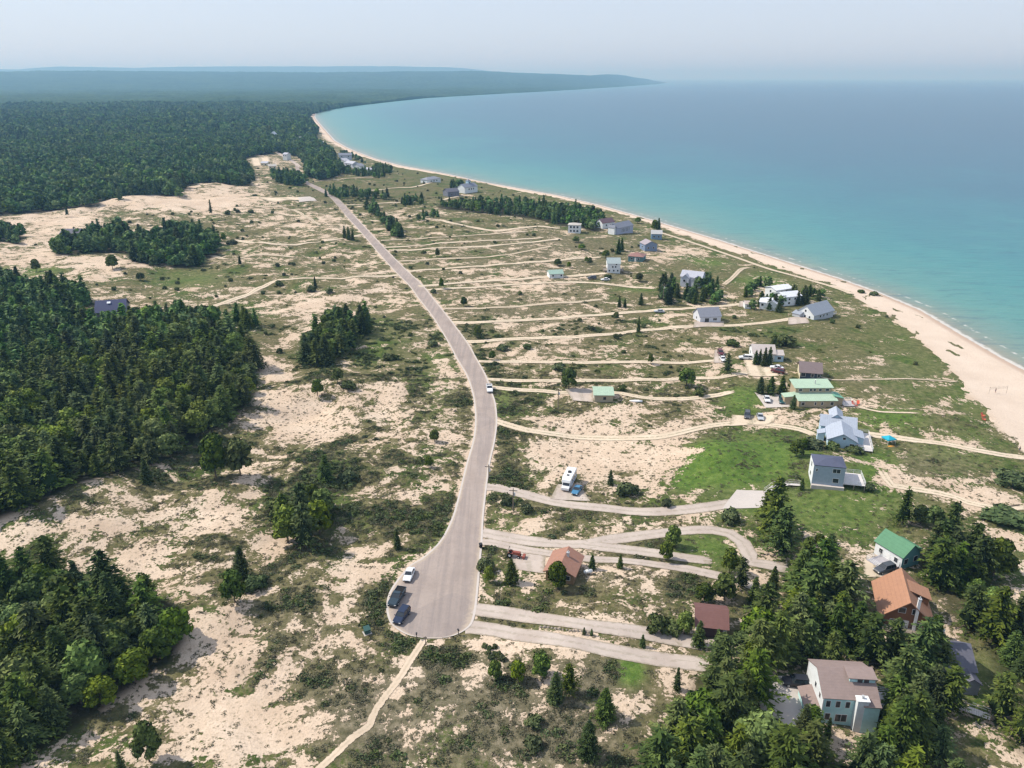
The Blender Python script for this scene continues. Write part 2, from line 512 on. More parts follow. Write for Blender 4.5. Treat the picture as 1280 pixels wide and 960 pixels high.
def np_mesh(name, V, F, material=None, smooth=False):
    """mesh from vertex array and an (n,3) or (n,4) face array"""
    me = bpy.data.meshes.new(name)
    V = np.ascontiguousarray(V, np.float32); F = np.ascontiguousarray(F, np.int32)
    k = F.shape[1]
    me.vertices.add(len(V)); me.vertices.foreach_set('co', V.ravel())
    me.loops.add(F.size); me.loops.foreach_set('vertex_index', F.ravel())
    me.polygons.add(len(F)); me.polygons.foreach_set('loop_start', np.arange(0, F.size, k, dtype=np.int32))
    me.polygons.foreach_set('loop_total', np.full(len(F), k, np.int32))
    if smooth: me.polygons.foreach_set('use_smooth', np.ones(len(F), bool))
    if material: me.materials.append(material)
    me.update(calc_edges=True)
    return me


class MB:
    """collects shapes and links them as ONE mesh object"""

    def __init__(s): s.v = []; s.f = []

    def add(s, V, F, mtx=None):
        k = len(s.v)
        for p in V:
            s.v.append(tuple(mtx @ Vector(p)) if mtx is not None else tuple(p))
        for f in F: s.f.append([k + i for i in f])
        return s

    def box(s, x0, x1, y0, y1, z0, z1, mtx=None):
        V = [(x, y, z) for z in (z0, z1) for x, y in ((x0, y0), (x1, y0), (x1, y1), (x0, y1))]
        return s.add(V, [(3, 2, 1, 0), (4, 5, 6, 7), (0, 1, 5, 4), (1, 2, 6, 5), (2, 3, 7, 6), (3, 0, 4, 7)], mtx)

    def prism(s, top, th):
        """slab under a planar polygon"""
        n = len(top); a = Vector(top[0]); nm = (Vector(top[1]) - a).cross(Vector(top[2]) - a).normalized()
        if nm.z < 0: top = list(reversed(top)); nm = -nm
        V = [tuple(p) for p in top] + [tuple(Vector(p) - nm * th) for p in top]
        F = [tuple(range(n)), tuple(reversed(range(n, 2 * n)))] + [(i, i + n, (i + 1) % n + n, (i + 1) % n)[::1] for i in range(n)]
        return s.add(V, F)

    def bar(s, a, b, r=.05, n=6, r2=None):
        a = Vector(a); b = Vector(b); d = (b - a).normalized()
        u = d.orthogonal().normalized(); w = d.cross(u)
        r2 = r if r2 is None else r2
        V = []
        for c, rr in ((a, r), (b, r2)):
            for k in range(n):
                t = 2 * PI * k / n
                V.append(c + u * math.cos(t) * rr + w * math.sin(t) * rr)
        F = [tuple(reversed(range(n))), tuple(range(n, 2 * n))] + [(k, (k + 1) % n, (k + 1) % n + n, k + n) for k in range(n)]
        return s.add(V, F)

    def build(s, name, material, parent=None, smooth=False, bevel=0.0):
        me = bpy.data.meshes.new(name); me.from_pydata(s.v, [], s.f)
        bm = bmesh.new(); bm.from_mesh(me)
        bmesh.ops.recalc_face_normals(bm, faces=bm.faces)
        if bevel:
            bmesh.ops.bevel(bm, geom=list(bm.edges), offset=bevel, segments=2, affect='EDGES', clamp_overlap=True)
        bm.to_mesh(me); bm.free()
        me.materials.append(material)
        if smooth:
            for p in me.polygons: p.use_smooth = True
        return link_mesh(name, me, parent)


def copy_tree(o, parent=None):
    c = o.copy(); COL.objects.link(c)
    if parent: c.parent = parent
    for ch in o.children: copy_tree(ch, c)
    return c


# ------------------------------------------------------------------ ground cover description
# (column, row, half width, half height, value) of spots, turned into world ellipses
SAND = [(375, 520, 48, 26, .9), (345, 465, 22, 16, .8), (450, 700, 28, 26, .7), (420, 745, 26, 30, .6), (460, 500, 60, 26, .30), (540, 480, 40, 18, .3),
        (760, 575, 100, 26, .75), (840, 590, 40, 26, .75), (690, 560, 30, 16, .6), (730, 520, 70, 16, .5), (860, 545, 70, 13, .6), (700, 620, 30, 10, .3),
        (40, 285, 55, 16, .6), (100, 275, 30, 12, .5), (190, 258, 80, 7, .7), (270, 252, 40, 10, .6), (60, 322, 70, 9, .6), (150, 335, 60, 8, .6), (130, 350, 40, 6, .5),
        (300, 260, 80, 25, .38), (380, 285, 70, 16, .32), (390, 385, 55, 14, .55), (370, 320, 60, 10, .3), (450, 325, 35, 14, .25),
        (300, 860, 70, 60, .45), (240, 800, 30, 40, .5), (340, 900, 80, 60, .42), (260, 930, 60, 40, .5), (330, 690, 40, 30, .3), (270, 660, 50, 20, .5), (420, 800, 30, 30, .45),
        (230, 640, 60, 20, .35), (330, 600, 60, 16, .4), (120, 670, 60, 12, .4), (30, 685, 60, 12, .5), (200, 690, 40, 14, .35), (480, 640, 50, 30, .12), (560, 590, 26, 30, .15),
        (590, 850, 22, 14, .8), (620, 810, 36, 12, .7), (700, 815, 40, 14, .35), (560, 870, 50, 50, .12), (515, 830, 20, 12, .7), (820, 830, 20, 16, .6), (780, 850, 24, 30, .35),
        (640, 355, 60, 12, .28), (660, 410, 60, 10, .30), (720, 440, 60, 12, .38), (640, 450, 20, 12, .3), (860, 440, 16, 8, .5), (560, 315, 60, 14, .2), (680, 345, 60, 10, .2),
        (890, 420, 60, 10, .2), (820, 320, 40, 8, .45), (860, 312, 26, 6, .6), (620, 262, 40, 8, .2), (700, 320, 30, 6, .25), (840, 395, 40, 8, .3), (590, 345, 40, 8, .2),
        (1130, 500, 26, 8, .4), (1170, 512, 22, 10, .45), (1200, 550, 30, 10, .35), (1110, 600, 20, 16, .8), (1160, 610, 50, 8, .7), (1230, 625, 50, 10, .9), (1100, 570, 26, 10, .5),
        (1230, 680, 40, 30, .35), (1060, 510, 26, 8, .5), (960, 525, 60, 8, .5), (1080, 455, 60, 8, .2), (1050, 300, 60, 6, .1), (900, 462, 30, 8, .45),
        (720, 700, 60, 30, .15), (780, 745, 30, 16, .4), (640, 740, 40, 14, .25), (660, 650, 40, 14, .4), (780, 655, 60, 8, .25), (930, 372, 20, 4, .2), (1000, 735, 30, 10, .2),
        (1250, 930, 40, 30, .1), (640, 290, 30, 3, .5), (930, 860, 20, 20, .2), (1190, 800, 16, 16, .3), (560, 540, 30, 30, .2), (520, 430, 24, 16, .25), (530, 370, 26, 16, .25)]
VEGS = [(310, 285, 70, 26, .28), (230, 285, 30, 10, .3), (400, 320, 60, 20, .2), (620, 300, 120, 30, .12), (520, 480, 16, 40, .25), (420, 590, 60, 24, .35), (390, 640, 55, 34, .55), (500, 660, 30, 22, .3), (560, 640, 30, 24, .3), (330, 740, 50, 30, .3), (390, 700, 30, 20, .35),
        (470, 750, 22, 20, .5), (400, 860, 60, 30, .35), (440, 940, 60, 30, .5), (560, 830, 40, 24, .5), (620, 900, 100, 60, .25), (470, 430, 60, 40, .35), (400, 470, 50, 20, .4),
        (400, 245, 60, 14, .5), (450, 300, 20, 20, .1), (1100, 440, 110, 45, .2), (1120, 530, 60, 16, .3), (1180, 580, 70, 16, .3), (980, 330, 80, 24, .2), (900, 400, 60, 20, .1),
        (980, 410, 70, 20, .35), (900, 590, 60, 34, .8), (960, 570, 60, 30, .6), (1040, 640, 90, 40, .6), (930, 500, 30, 18, .5), (760, 640, 120, 20, .2), (850, 690, 60, 16, .5),
        (640, 560, 20, 30, .3), (640, 605, 24, 16, .4), (640, 770, 60, 10, .3), (840, 740, 60, 20, .4), (630, 500, 20, 18, .5), (640, 480, 200, 60, .08), (560, 225, 120, 20, .4),
        (480, 245, 60, 10, .3), (760, 310, 40, 10, .3), (190, 350, 40, 14, .4), (260, 345, 40, 12, .3), (280, 420, 50, 30, .4), (250, 560, 60, 30, .4), (180, 610, 60, 20, .3),
        (560, 500, 30, 40, .1), (1250, 560, 30, 20, .3), (790, 846, 30, 20, .9), (1260, 850, 40, 60, .3), (120, 318, 50, 6, .3), (330, 355, 60, 8, .25)]
GREYH = [(620, 900, 130, 70, 1.0), (450, 900, 80, 60, .8), (560, 850, 60, 30, .6), (720, 900, 60, 60, .8), (760, 720, 60, 20, .5), (340, 800, 80, 60, .4), (700, 330, 120, 40, .5), (1100, 470, 60, 30, .3), (1160, 590, 60, 30, .5), (640, 410, 100, 40, .4)]
LUSH = [(900, 590, 60, 30, 1.0), (950, 575, 60, 26, .9), (1040, 640, 90, 34, .75), (930, 500, 26, 16, .9), (1110, 528, 44, 14, .8), (788, 846, 16, 17, 1.3), (955, 352, 26, 10, .8),
        (885, 327, 22, 5, .7), (870, 680, 50, 14, .55), (1090, 590, 30, 20, .8), (1140, 420, 60, 30, .15), (1160, 470, 60, 30, .2), (560, 690, 30, 30, .25), (630, 500, 12, 18, .5), (900, 700, 40, 20, .5),
        (1200, 560, 50, 20, .35), (800, 362, 30, 4, .6), (240, 350, 40, 12, .45), (40, 340, 40, 5, .8), (640, 660, 30, 20, .3), (470, 430, 50, 30, .25), (400, 640, 50, 30, .25), (550, 480, 18, 60, .25),
        (1220, 500, 30, 20, .3), (1240, 860, 40, 40, .4), (900, 640, 60, 12, .5), (860, 600, 16, 24, .6)]


def _ell(L):
    out = []
    for (px, py, rx, ry, v) in L:
        c = at0(px, py, 3); e = at0(px + rx, py, 3); f = at0(px, py - ry, 3); f2 = at0(px, py + ry, 3)
        out.append((c[0], (f[1] + f2[1]) / 2, abs(e[0] - c[0]), abs(f[1] - f2[1]) / 2, v, (c[0] - f[0]) / (c[1] - f[1])))
    return out


SAND_W, VEGS_W, LUSH_W, GREY_W = _ell(SAND), _ell(VEGS), _ell(LUSH), _ell(GREYH)


def _blob(x, y, E):
    t = np.zeros(np.shape(x))
    for (cx, cy, ax, ay, v, sh) in E:
        yy = (y - cy)
        xx = (x - cx) - sh * yy
        q = (xx / ax) ** 2 + (yy / ay) ** 2
        t = t + v * np.exp(-np.minimum(q, 30) ** 1.5 * .7)
    return t


def poly(px):
    a = at0([p[0] for p in px], [p[1] for p in px], 3.0)
    return a


F_LOW = poly([(-160, 745), (0, 722), (60, 728), (130, 742), (170, 755), (205, 745), (240, 765), (243, 790), (222, 830), (180, 858), (140, 888), (95, 925), (30, 965), (-40, 1020), (-420, 1250), (-500, 820)])
F_MID = poly([(-300, 352), (0, 352), (50, 366), (100, 376), (170, 398), (232, 400), (262, 412), (312, 436), (326, 462), (322, 505), (296, 530), (262, 545), (215, 588), (170, 606), (115, 628), (60, 655), (0, 672), (-340, 760), (-700, 560)])
F_PATCH = poly([(66, 325), (68, 312), (82, 302), (118, 294), (150, 288), (178, 300), (196, 300), (205, 290), (236, 292), (262, 292), (276, 302), (281, 318), (262, 326), (236, 339), (200, 338), (168, 334), (158, 324), (140, 318), (112, 322)])
F_PATCH2 = poly([(-60, 305), (0, 306), (28, 307), (34, 298), (26, 290), (0, 290), (-60, 290)])
F_FAR = poly([(-900, 310), (-300, 290), (0, 272), (50, 266), (80, 265), (108, 266), (118, 270), (130, 260), (160, 252), (222, 250), (236, 240), (262, 235), (300, 236), (316, 232), (322, 222), (312, 212), (306, 200),
              (325, 196), (345, 192), (368, 196), (380, 206), (384, 222), (398, 222), (425, 214), (418, 206), (420, 196), (416, 189), (404, 184), (396, 178), (394, 168), (398, 166), (391, 156), (386, 149), (390, 142), (405, 138.2),
              (430, 133), (480, 127.3), (530, 122), (600, 118), (700, 112.8), (770, 108.6), (800, 106.6), (822, 104.9), (832, 103.6), (820, 101.8), (300, 101.5), (-900, 101.5)])
F_BELT = poly([(545, 262), (565, 264), (600, 268), (640, 272), (668, 276), (700, 284), (722, 286), (745, 292), (758, 289), (752, 276), (766, 270), (735, 262), (700, 258), (660, 255), (640, 253), (620, 256), (580, 256), (548, 254)])
F_PINE = poly([(800, 990), (815, 950), (838, 905), (850, 868), (862, 842), (900, 838), (915, 812), (940, 800), (965, 782), (975, 740), (985, 722), (1010, 705), (1050, 700), (1078, 715), (1090, 735), (1098, 760), (1095, 800),
               (1110, 822), (1150, 822), (1185, 852), (1198, 880), (1208, 925), (1216, 1060), (780, 1060)])
F_EAST = poly([(1140, 700), (1150, 672), (1175, 668), (1205, 700), (1238, 705), (1262, 742), (1282, 790), (1400, 850), (1500, 980), (1330, 990), (1250, 935), (1222, 890), (1226, 830), (1220, 800), (1180, 790), (1172, 760), (1160, 735)])
# open spots inside the woods
HOLES = [poly(p) for p in [
    [(940, 842), (1014, 846), (1014, 906), (992, 930), (950, 950)],
    [(1012, 838), (1104, 842), (1106, 925), (1078, 965), (1020, 962)],
    [(1060, 690), (1155, 684), (1150, 735), (1172, 800), (1135, 815), (1094, 818), (1080, 770), (1066, 755)],
    [(1180, 818), (1222, 815), (1222, 856), (1186, 856)],
    [(858, 780), (915, 780), (915, 812), (858, 815)],
    [(850, 812), (892, 816), (892, 834), (850, 838)],
    [(108, 388), (170, 388), (168, 409), (108, 410)],
    [(1185, 880), (1245, 900), (1245, 915), (1185, 900)]]]


def cover(x, y, sd=None):
    """vegetation, lushness, wood floor, beach  (each 0..1)"""
    if sd is None: sd = shore_d(x, y)
    r = np.hypot(x, y)
    ve = seg_dist(x, y, VEG)
    poly_in = np.vstack([VEG, [[-40000, 9000], [-40000, -3000], [2000, -3000]]])
    inland = np.where(inside(x, y, poly_in), ve, -ve)
    wx_ = x + 9 * perlin(x / 19, y / 19, 61); wy_ = y + 9 * perlin(x / 19, y / 19, 62)
    base = .60 + 1.0 * fbm((wx_ + .5 * wy_) / 17, (wy_ - .5 * wx_) / 10, 40, 4, .70) + .10 * fbm(x / 90, y / 90, 77, 2)
    base = base + .8 * _blob(x, y, VEGS_W) - .52 * _blob(x, y, SAND_W)
    side = np.interp(y, ROADC[::-1, 1], ROADC[::-1, 0])
    base = base + .09 * sstep(0, 20, x - side) * sstep(150, 330, r)
    rd = seg_dist(x, y, ROADC)
    rw = np.interp(r, np.hypot(ROADC[::-1, 0], ROADC[::-1, 1]), ROADW[::-1])
    base = base + .20 * np.exp(-(np.clip(rd - rw - 1, 0, 99) / 5) ** 2) - .5 * np.exp(-((rd - rw) / 1.2) ** 2)
    coast = np.exp(-(np.clip(inland, 0, 999) / 50) ** 2) * sstep(0, 5, inland)
    base = base + .06 * coast
    jag = 5 * fbm(x / 9, y / 9, 5, 3)
    base = np.where(inland + jag < 0, -.9 + .0 * base, base)
    isl = (inland > -14) & (inland < 0) & (r > 330) & (perlin(x / 6, y / 10, 31) > .42)
    base = np.where(isl, .75, base)
    lush = np.clip(_blob(x, y, LUSH_W) + .14 * coast, 0, 1)
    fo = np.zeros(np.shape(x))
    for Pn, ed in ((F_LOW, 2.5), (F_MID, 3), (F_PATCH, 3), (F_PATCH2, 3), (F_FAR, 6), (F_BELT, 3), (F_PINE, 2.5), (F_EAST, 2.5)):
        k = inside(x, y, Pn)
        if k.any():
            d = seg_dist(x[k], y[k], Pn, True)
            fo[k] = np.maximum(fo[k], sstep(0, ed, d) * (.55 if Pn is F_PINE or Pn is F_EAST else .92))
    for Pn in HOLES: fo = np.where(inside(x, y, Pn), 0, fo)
    beach = sstep(3, -2, inland)
    base = np.where(r > 2500, np.maximum(base, .5), base)
    return np.clip(base, -.9, 1.6), lush, fo, beach


def set_col(me, name, arr):
    a = me.attributes.new(name, 'FLOAT_COLOR', 'POINT')
    a.data.foreach_set('color', np.ascontiguousarray(arr, np.float32).ravel())


def set_f(me, name, arr):
    a = me.attributes.new(name, 'FLOAT', 'POINT')
    a.data.foreach_set('value', np.ascontiguousarray(arr, np.float32))


def polar(r, th):
    R, T = np.meshgrid(r, th, indexing='ij')
    x = (R * np.sin(T)).ravel(); y = (R * np.cos(T)).ravel()
    n, m = len(r), len(th)
    i = np.arange(n - 1)[:, None] * m + np.arange(m - 1)[None]
    F = np.stack([i, i + 1, i + m + 1, i + m], -1).reshape(-1, 4)[:, ::-1]
    return x, y, F


# ------------------------------------------------------------------ terrain, water
r1 = 20 * np.exp(np.arange(0, 790) * .0066)
r2 = r1[-1] * np.exp(np.arange(1, 95) * .02)
rr = np.concatenate([r1, r2])
th = np.radians(np.concatenate([np.arange(-85, -38, 1.5), np.arange(-38, 38, .2), np.arange(38, 86, 1.5)]))
gx, gy, gF = polar(rr, th)
gsd = shore_d(gx, gy)
gz = H(gx, gy, gsd)
gme = np_mesh('ground', np.stack([gx, gy, gz], -1), gF, M['ground'], True)
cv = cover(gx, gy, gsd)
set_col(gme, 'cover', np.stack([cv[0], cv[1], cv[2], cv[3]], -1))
set_f(gme, 'heath', np.clip(_blob(gx, gy, GREY_W), 0, 1))
tag(link_mesh('ground', gme), kind='structure')

rw_ = np.concatenate([60 * np.exp(np.arange(0, 250) * .0215), [16000, 22000, 32000, 50000, 90000]])
tw = np.radians(np.arange(-80, 88, .35))
wx, wy, wF = polar(rw_, tw)
wsd = shore_d(wx, wy)
keep = (wsd < 60)
k4 = keep[wF].any(1)
wme = np_mesh('lake', np.stack([wx, wy, np.zeros_like(wx)], -1), wF[k4], M['water'], True)
set_f(wme, 'offshore', -wsd)
tag(link_mesh('lake', wme), kind='structure')

# pale far hills behind everything
hp = [(-700, 89), (-300, 88), (0, 86.3), (25, 86.5), (50, 84.3), (75, 83.2), (135, 84), (170, 84.8), (225, 83.4), (300, 82.8), (380, 83), (450, 82.5), (520, 83.2), (560, 84.3), (580, 85), (600, 87.3), (625, 90), (655, 92), (700, 94), (730, 96.5)]
hx = np.interp(np.arange(-700, 731, 5), [p[0] for p in hp], [p[0] for p in hp])
hy = np.interp(hx, [p[0] for p in hp], [p[1] for p in hp]) + .5 * perlin(hx / 30, hx * 0, 3)
dx, dy, dz = ray(hx, hy)
Vh = []
for k, (R_, f) in enumerate([(15000, -.05), (16500, .55), (18500, .9), (20000, 1.0), (23000, .6)]):
    hh = np.hypot(dx, dy)
    zc = CAM_H + 20000 * dz / hh
    Vh.append(np.stack([dx / hh * R_, dy / hh * R_, np.maximum(zc * f, -5) + (12 * perlin(hx / 9 + k, hx * 0 + k, 5) if 0 < k < 3 else 0)], -1))
n = len(hx)
ii = np.arange(4)[:, None] * n + np.arange(n - 1)[None]
Fh = np.stack([ii, ii + 1, ii + n + 1, ii + n], -1).reshape(-1, 4)[:, ::-1]
tag(link_mesh('hills', np_mesh('hills', np.vstack(Vh), Fh, M['canopy'], True)), kind='structure')

# distant wood read as one mass
CAN_R = 3000.0
rc_ = np.concatenate([CAN_R * np.exp(np.arange(0, 230) * .0042), 7900 * np.exp(np.arange(0, 58) * .0135)])
tc = np.radians(np.arange(-52, 12.6, .1))
cx_, cy_, cF = polar(rc_, tc)
cin = inside(cx_, cy_, F_FAR)
csd = shore_d(cx_, cy_)
cz = H(cx_, cy_, csd)
crag = np.abs(perlin(cx_ / 17, cy_ / 17, 51)) * 7 + perlin(cx_ / 60, cy_ / 60, 52) * 3.5 + perlin(cx_ / 330, cy_ / 330, 54) * 5
edge = np.where(cin, 1.0, 0.0)
czz = cz + np.where(cin, 15.0 - crag * 1.3, -2.0)
czz = np.where((np.hypot(cx_, cy_) < CAN_R * 1.003) & cin, cz + 4, czz)
kf = cin[cF].any(1)
cme = np_mesh('distant_forest', np.stack([cx_, cy_, czz], -1), cF[kf], M['canopy'], False)
tag(link_mesh('distant_forest', cme), 'blue-green woodland running inland to the far hills', 'forest', kind='stuff')


# ------------------------------------------------------------------ roads
def lift(r): return .05 + 3.2e-4 * np.clip(r - 90, 0, 900)


def loft(name, L, R, material, nx=8, extra=0.0, jit=0.0):
    L = np.asarray(L); R = np.asarray(R); n = len(L)
    u = np.linspace(0, 1, nx)
    G = L[:, None] * (1 - u[None, :, None]) + R[:, None] * u[None, :, None]
    x = G[..., 0].ravel(); y = G[..., 1].ravel()
    z = H(x, y) + lift(np.hypot(x, y)) + extra
    i = np.arange(n - 1)[:, None] * nx + np.arange(nx - 1)[None]
    F = np.stack([i, i + 1, i + nx + 1, i + nx], -1).reshape(-1, 4)
    me = np_mesh(name, np.stack([x, y, z], -1), F, material, True)
    set_f(me, 'across', np.tile(u * 2 - 1, n))
    if me.polygons[0].normal.z < 0: me.flip_normals()
    o = link_mesh(name, me); tag(o, kind='structure')
    return o


def resamp(P, n):
    d = np.concatenate([[0], np.cumsum(np.linalg.norm(np.diff(P, axis=0), axis=1))])
    t = np.linspace(0, d[-1], n)
    return np.stack([np.interp(t, d, P[:, 0]), np.interp(t, d, P[:, 1])], -1)


sl = smooth_line(np.hstack([RL, RR]), n=24)
loft('road', sl[:, :2], sl[:, 2:], M['asphalt'], 12, .04)
# pale concrete gutter along the road edge
for side, (A_, B_) in enumerate(((sl[:, :2], sl[:, 2:]), (sl[:, 2:], sl[:, :2]))):
    dv = (A_ - B_); dv /= np.linalg.norm(dv, axis=1)[:, None] + 1e-9
    k = slice(int(len(sl) * .2), None)
    loft('road_edge', A_[k] - dv[k] * .05, A_[k] + dv[k] * .4, M['concrete'], 2, .05)
Lc, Rc = sl[-1, :2], sl[-1, 2:]
e_ = Rc - Lc
loft('road_edge', np.array([Lc, Rc]) + np.array([[0, .05]]), np.array([Lc, Rc]) + np.array([[0, -.24]]), M['gutter'], 2, .05)


def ribbon(name, px, w, material, extra=0.0):
    P = at(np.array([p[0] for p in px], float), np.array([p[1] for p in px], float))[:, :2]
    S = smooth_line(P, step=2.5)
    t = np.gradient(S, axis=0); t /= np.linalg.norm(t, axis=1)[:, None] + 1e-9
    nrm = np.stack([-t[:, 1], t[:, 0]], -1)
    k = np.arange(len(S))
    w = w + .9 * float(np.clip((np.hypot(*S.mean(0)) - 260) / 200, 0, 1))
    hw = (w / 2) * (1 + .13 * perlin(k * .21, k * 0 + w, 3))[:, None]
    o = loft(name, S + nrm * hw, S - nrm * hw, material, 7, extra)
    L = np.concatenate([[0], np.cumsum(np.linalg.norm(np.diff(S, axis=0), axis=1))])
    ef = np.repeat(sstep(L[-1] - 6, L[-1], L), 7)
    at_ = o.data.attributes['across'].data; v = np.empty(len(at_), np.float32); at_.foreach_get('value', v)
    at_.foreach_set('value', np.ascontiguousarray(np.sign(v + 1e-4) * np.maximum(np.abs(v), ef * 1.1), np.float32))
    return o


GR, ST, FT = M['gravel'], M['sandtrack'], M['faint']
DRIVES = [
    ([(606, 609), (618, 609), (640, 614), (680, 625), (720, 632), (770, 637), (820, 640), (870, 636), (905, 631), (925, 627)], 3.6, GR),
    ([(602, 665.5), (612, 667.5), (655, 675.5), (700, 680), (735, 680), (767, 674), (820, 667.5), (850, 664), (890, 662.5), (912, 667), (928, 678), (936, 692), (940, 703), (965, 707), (985, 711)], 3.8, GR),
    ([(730, 681), (749, 683.5), (780, 687), (820, 692), (860, 698), (890, 701.5)], 3.2, GR),
    ([(600, 678), (612, 678), (640, 684), (674, 690), (730, 698), (780, 701), (820, 706), (860, 712), (890, 718), (925, 727), (955, 738)], 2.6, GR),
    ([(593, 761), (598, 762.5), (640, 768), (700, 776.5), (750, 784), (813, 793), (858, 802), (880, 806)], 3.7, GR),
    ([(582, 784), (591, 784), (620, 788), (672, 796), (757, 812), (841, 826), (886, 831)], 3.7, GR),
    ([(615, 525), (628, 529), (660, 538), (700, 544), (740, 547.5), (780, 548), (820, 546.5), (850, 541), (890, 532), (930, 529), (960, 531), (1000, 537), (1020, 545)], 3.2, ST),
    ([(612, 484), (640, 487), (680, 489), (715, 491), (765, 491), (800, 496.5), (830, 499), (860, 498.5), (890, 495), (918, 489)], 3.0, ST),
    ([(608, 474), (640, 476), (700, 476.5), (760, 476), (820, 475), (860, 473), (900, 472), (940, 466), (965, 462)], 2.6, ST),
    ([(598, 452), (640, 452.5), (700, 453), (760, 453), (820, 453), (870, 453), (898, 451)], 2.6, ST),
    ([(580, 427), (600, 427), (640, 424), (700, 422), (760, 418), (820, 412), (870, 408), (920, 407), (960, 403), (1003, 397)], 3.2, ST),
    ([(560, 403), (600, 403), (640, 401), (700, 398), (759, 393), (820, 388), (870, 385), (900, 383), (945, 378)], 3.2, ST),
    ([(556, 386), (600, 386), (640, 384), (680, 380), (720, 378), (755, 374)], 2.2, FT),
    ([(528, 363), (560, 361), (600, 359), (640, 356), (680, 354), (720, 353), (745, 354), (780, 358), (820, 361)], 2.6, ST),
    ([(523, 358), (560, 355), (600, 352), (640, 350), (680, 347), (720, 345), (760, 342)], 2.8, ST),
    ([(506, 340), (540, 337), (580, 334), (620, 331), (650, 329), (680, 327), (720, 323), (752, 321)], 2.4, ST),
    ([(496, 327), (530, 325), (589, 322.5), (636, 318.5), (667, 312.5), (690, 308)], 2.2, FT),
    ([(486, 313), (530, 311.5), (574, 309.5), (620, 307), (674, 302), (700, 299)], 2.4, ST),
    ([(481, 309.5), (510, 308), (542, 305), (580, 302.5), (620, 300.5), (680, 297)], 2.2, ST),
    ([(476, 301), (520, 299), (567, 296), (614, 293), (660, 290)], 2.0, FT),
    ([(552, 275.5), (565, 279), (580, 282), (608, 287.5), (630, 288), (652, 285), (674, 283), (700, 286)], 3.6, ST),
    ([(431, 256.5), (455, 255.5), (480, 254), (520, 252)], 2.4, ST),
    ([(400, 226), (417, 225), (444, 222.5), (470, 222)], 2.6, FT),
    ([(448, 240), (486, 236), (514, 234.5), (530, 231), (540, 228)], 2.6, ST),
    ([(555, 250), (563, 247.5), (574, 245)], 2.4, ST),
    ([(497, 344), (480, 345.5), (440, 346.5), (394, 348), (365, 349), (350, 350), (340, 353), (325, 360), (311, 368), (287, 376.5), (270, 382), (253, 388)], 2.8, ST),
    ([(452, 293.5), (435, 297), (410, 301), (380, 304.5), (340, 305), (300, 301.5), (283, 301)], 2.6, ST),
    ([(530, 800), (522, 812), (512, 827), (503, 842), (494, 855), (483, 869), (471, 885), (466, 896), (462, 907), (450, 916), (441, 922), (430, 932), (419, 943), (400, 960), (370, 985)], 2.0, M['footpath']),
    ([(1024, 471), (1040, 475), (1080, 474.5), (1115, 474), (1160, 475), (1200, 478)], 1.0, FT),
    ([(1066, 507), (1077, 510), (1100, 515), (1124, 516), (1150, 517)], 1.4, ST),
    ([(1085, 543), (1110, 546), (1140, 550), (1180, 555), (1220, 563), (1260, 570), (1290, 573)], 3.4, ST),
    ([(1103, 590), (1115, 607), (1140, 611), (1171, 616), (1195, 622), (1209, 628), (1246, 635), (1285, 634)], 2.6, ST),
    ([(905, 356), (915, 348), (928, 336), (940, 335)], 2.0, FT),
    ([(125, 291), (140, 293), (160, 297), (186, 301)], 3.0, GR),
    ([(375, 209), (367, 203), (355, 196), (345, 190)], 4.0, GR),
    ([(826, 291), (870, 305), (920, 322), (960, 336), (1000, 347), (1045, 360), (1066, 368)], 2.2, ST),
    ([(300, 262), (330, 258), (360, 262), (380, 270), (400, 282)], 2.0, FT),
    ([(260, 320), (290, 324), (330, 318), (370, 322)], 2.0, FT),
]
for px, w, m_ in DRIVES:
    ribbon('sandy_track' if m_ is FT or m_ is M['footpath'] else 'driveway', px, w, m_, .012 * (DRIVES.index((px, w, m_)) % 5))


def pad(px4, material, extra=.02, name='parking_area'):
    A, B, C, D = [at(np.array([p[0]]), np.array([p[1]]))[0][:2] for p in px4]
    n = max(2, int(np.linalg.norm(A - D) / 1.5))
    u = np.linspace(0, 1, n)[:, None]
    return loft(name, A * (1 - u) + D * u, B * (1 - u) + C * u, material, 8, extra)


pad([(921, 612.5), (958, 614), (953, 635), (903, 636)], M['concrete'], .03)
pad([(943, 491), (978, 494), (989, 509), (957, 510)], M['concrete'], .03)
pad([(633, 686), (682, 691), (680, 717), (646, 712)], GR, -.005)
pad([(706, 487), (742, 486), (742, 503), (716, 501)], GR, .07)
pad([(697, 606), (724, 606), (738, 627), (688, 624)], GR, .07)
pad([(842, 800), (906, 800), (906, 812), (850, 809)], GR, .07)
pad([(948, 845), (1012, 847), (1014, 905), (952, 915)], M['concrete'], .03)
pad([(928, 448), (960, 446), (975, 470), (935, 470)], ST, .07)
pad([(893, 438), (905, 438), (906, 454), (892, 454)], GR, .07)
pad([(915, 519), (975, 519), (965, 530), (910, 533)], ST, .07)
pad([(868, 402), (905, 402), (905, 408), (866, 410)], GR, .07)
pad([(985, 398), (1008, 396), (1012, 404), (985, 406)], GR, .07)
pad([(1078, 700), (1110, 700), (1112, 722), (1080, 722)], ST, .07)
pad([(924, 377), (948, 376), (948, 382), (924, 384)], GR, .07)
pad([(313, 198), (336, 196), (340, 206), (316, 208)], ST, .05)
pad([(322, 248), (366, 246), (390, 250), (340, 254)], ST, .05, 'bare_ground')
pad([(372, 247), (388, 246), (396, 251), (374, 253)], M['concrete'], .05)


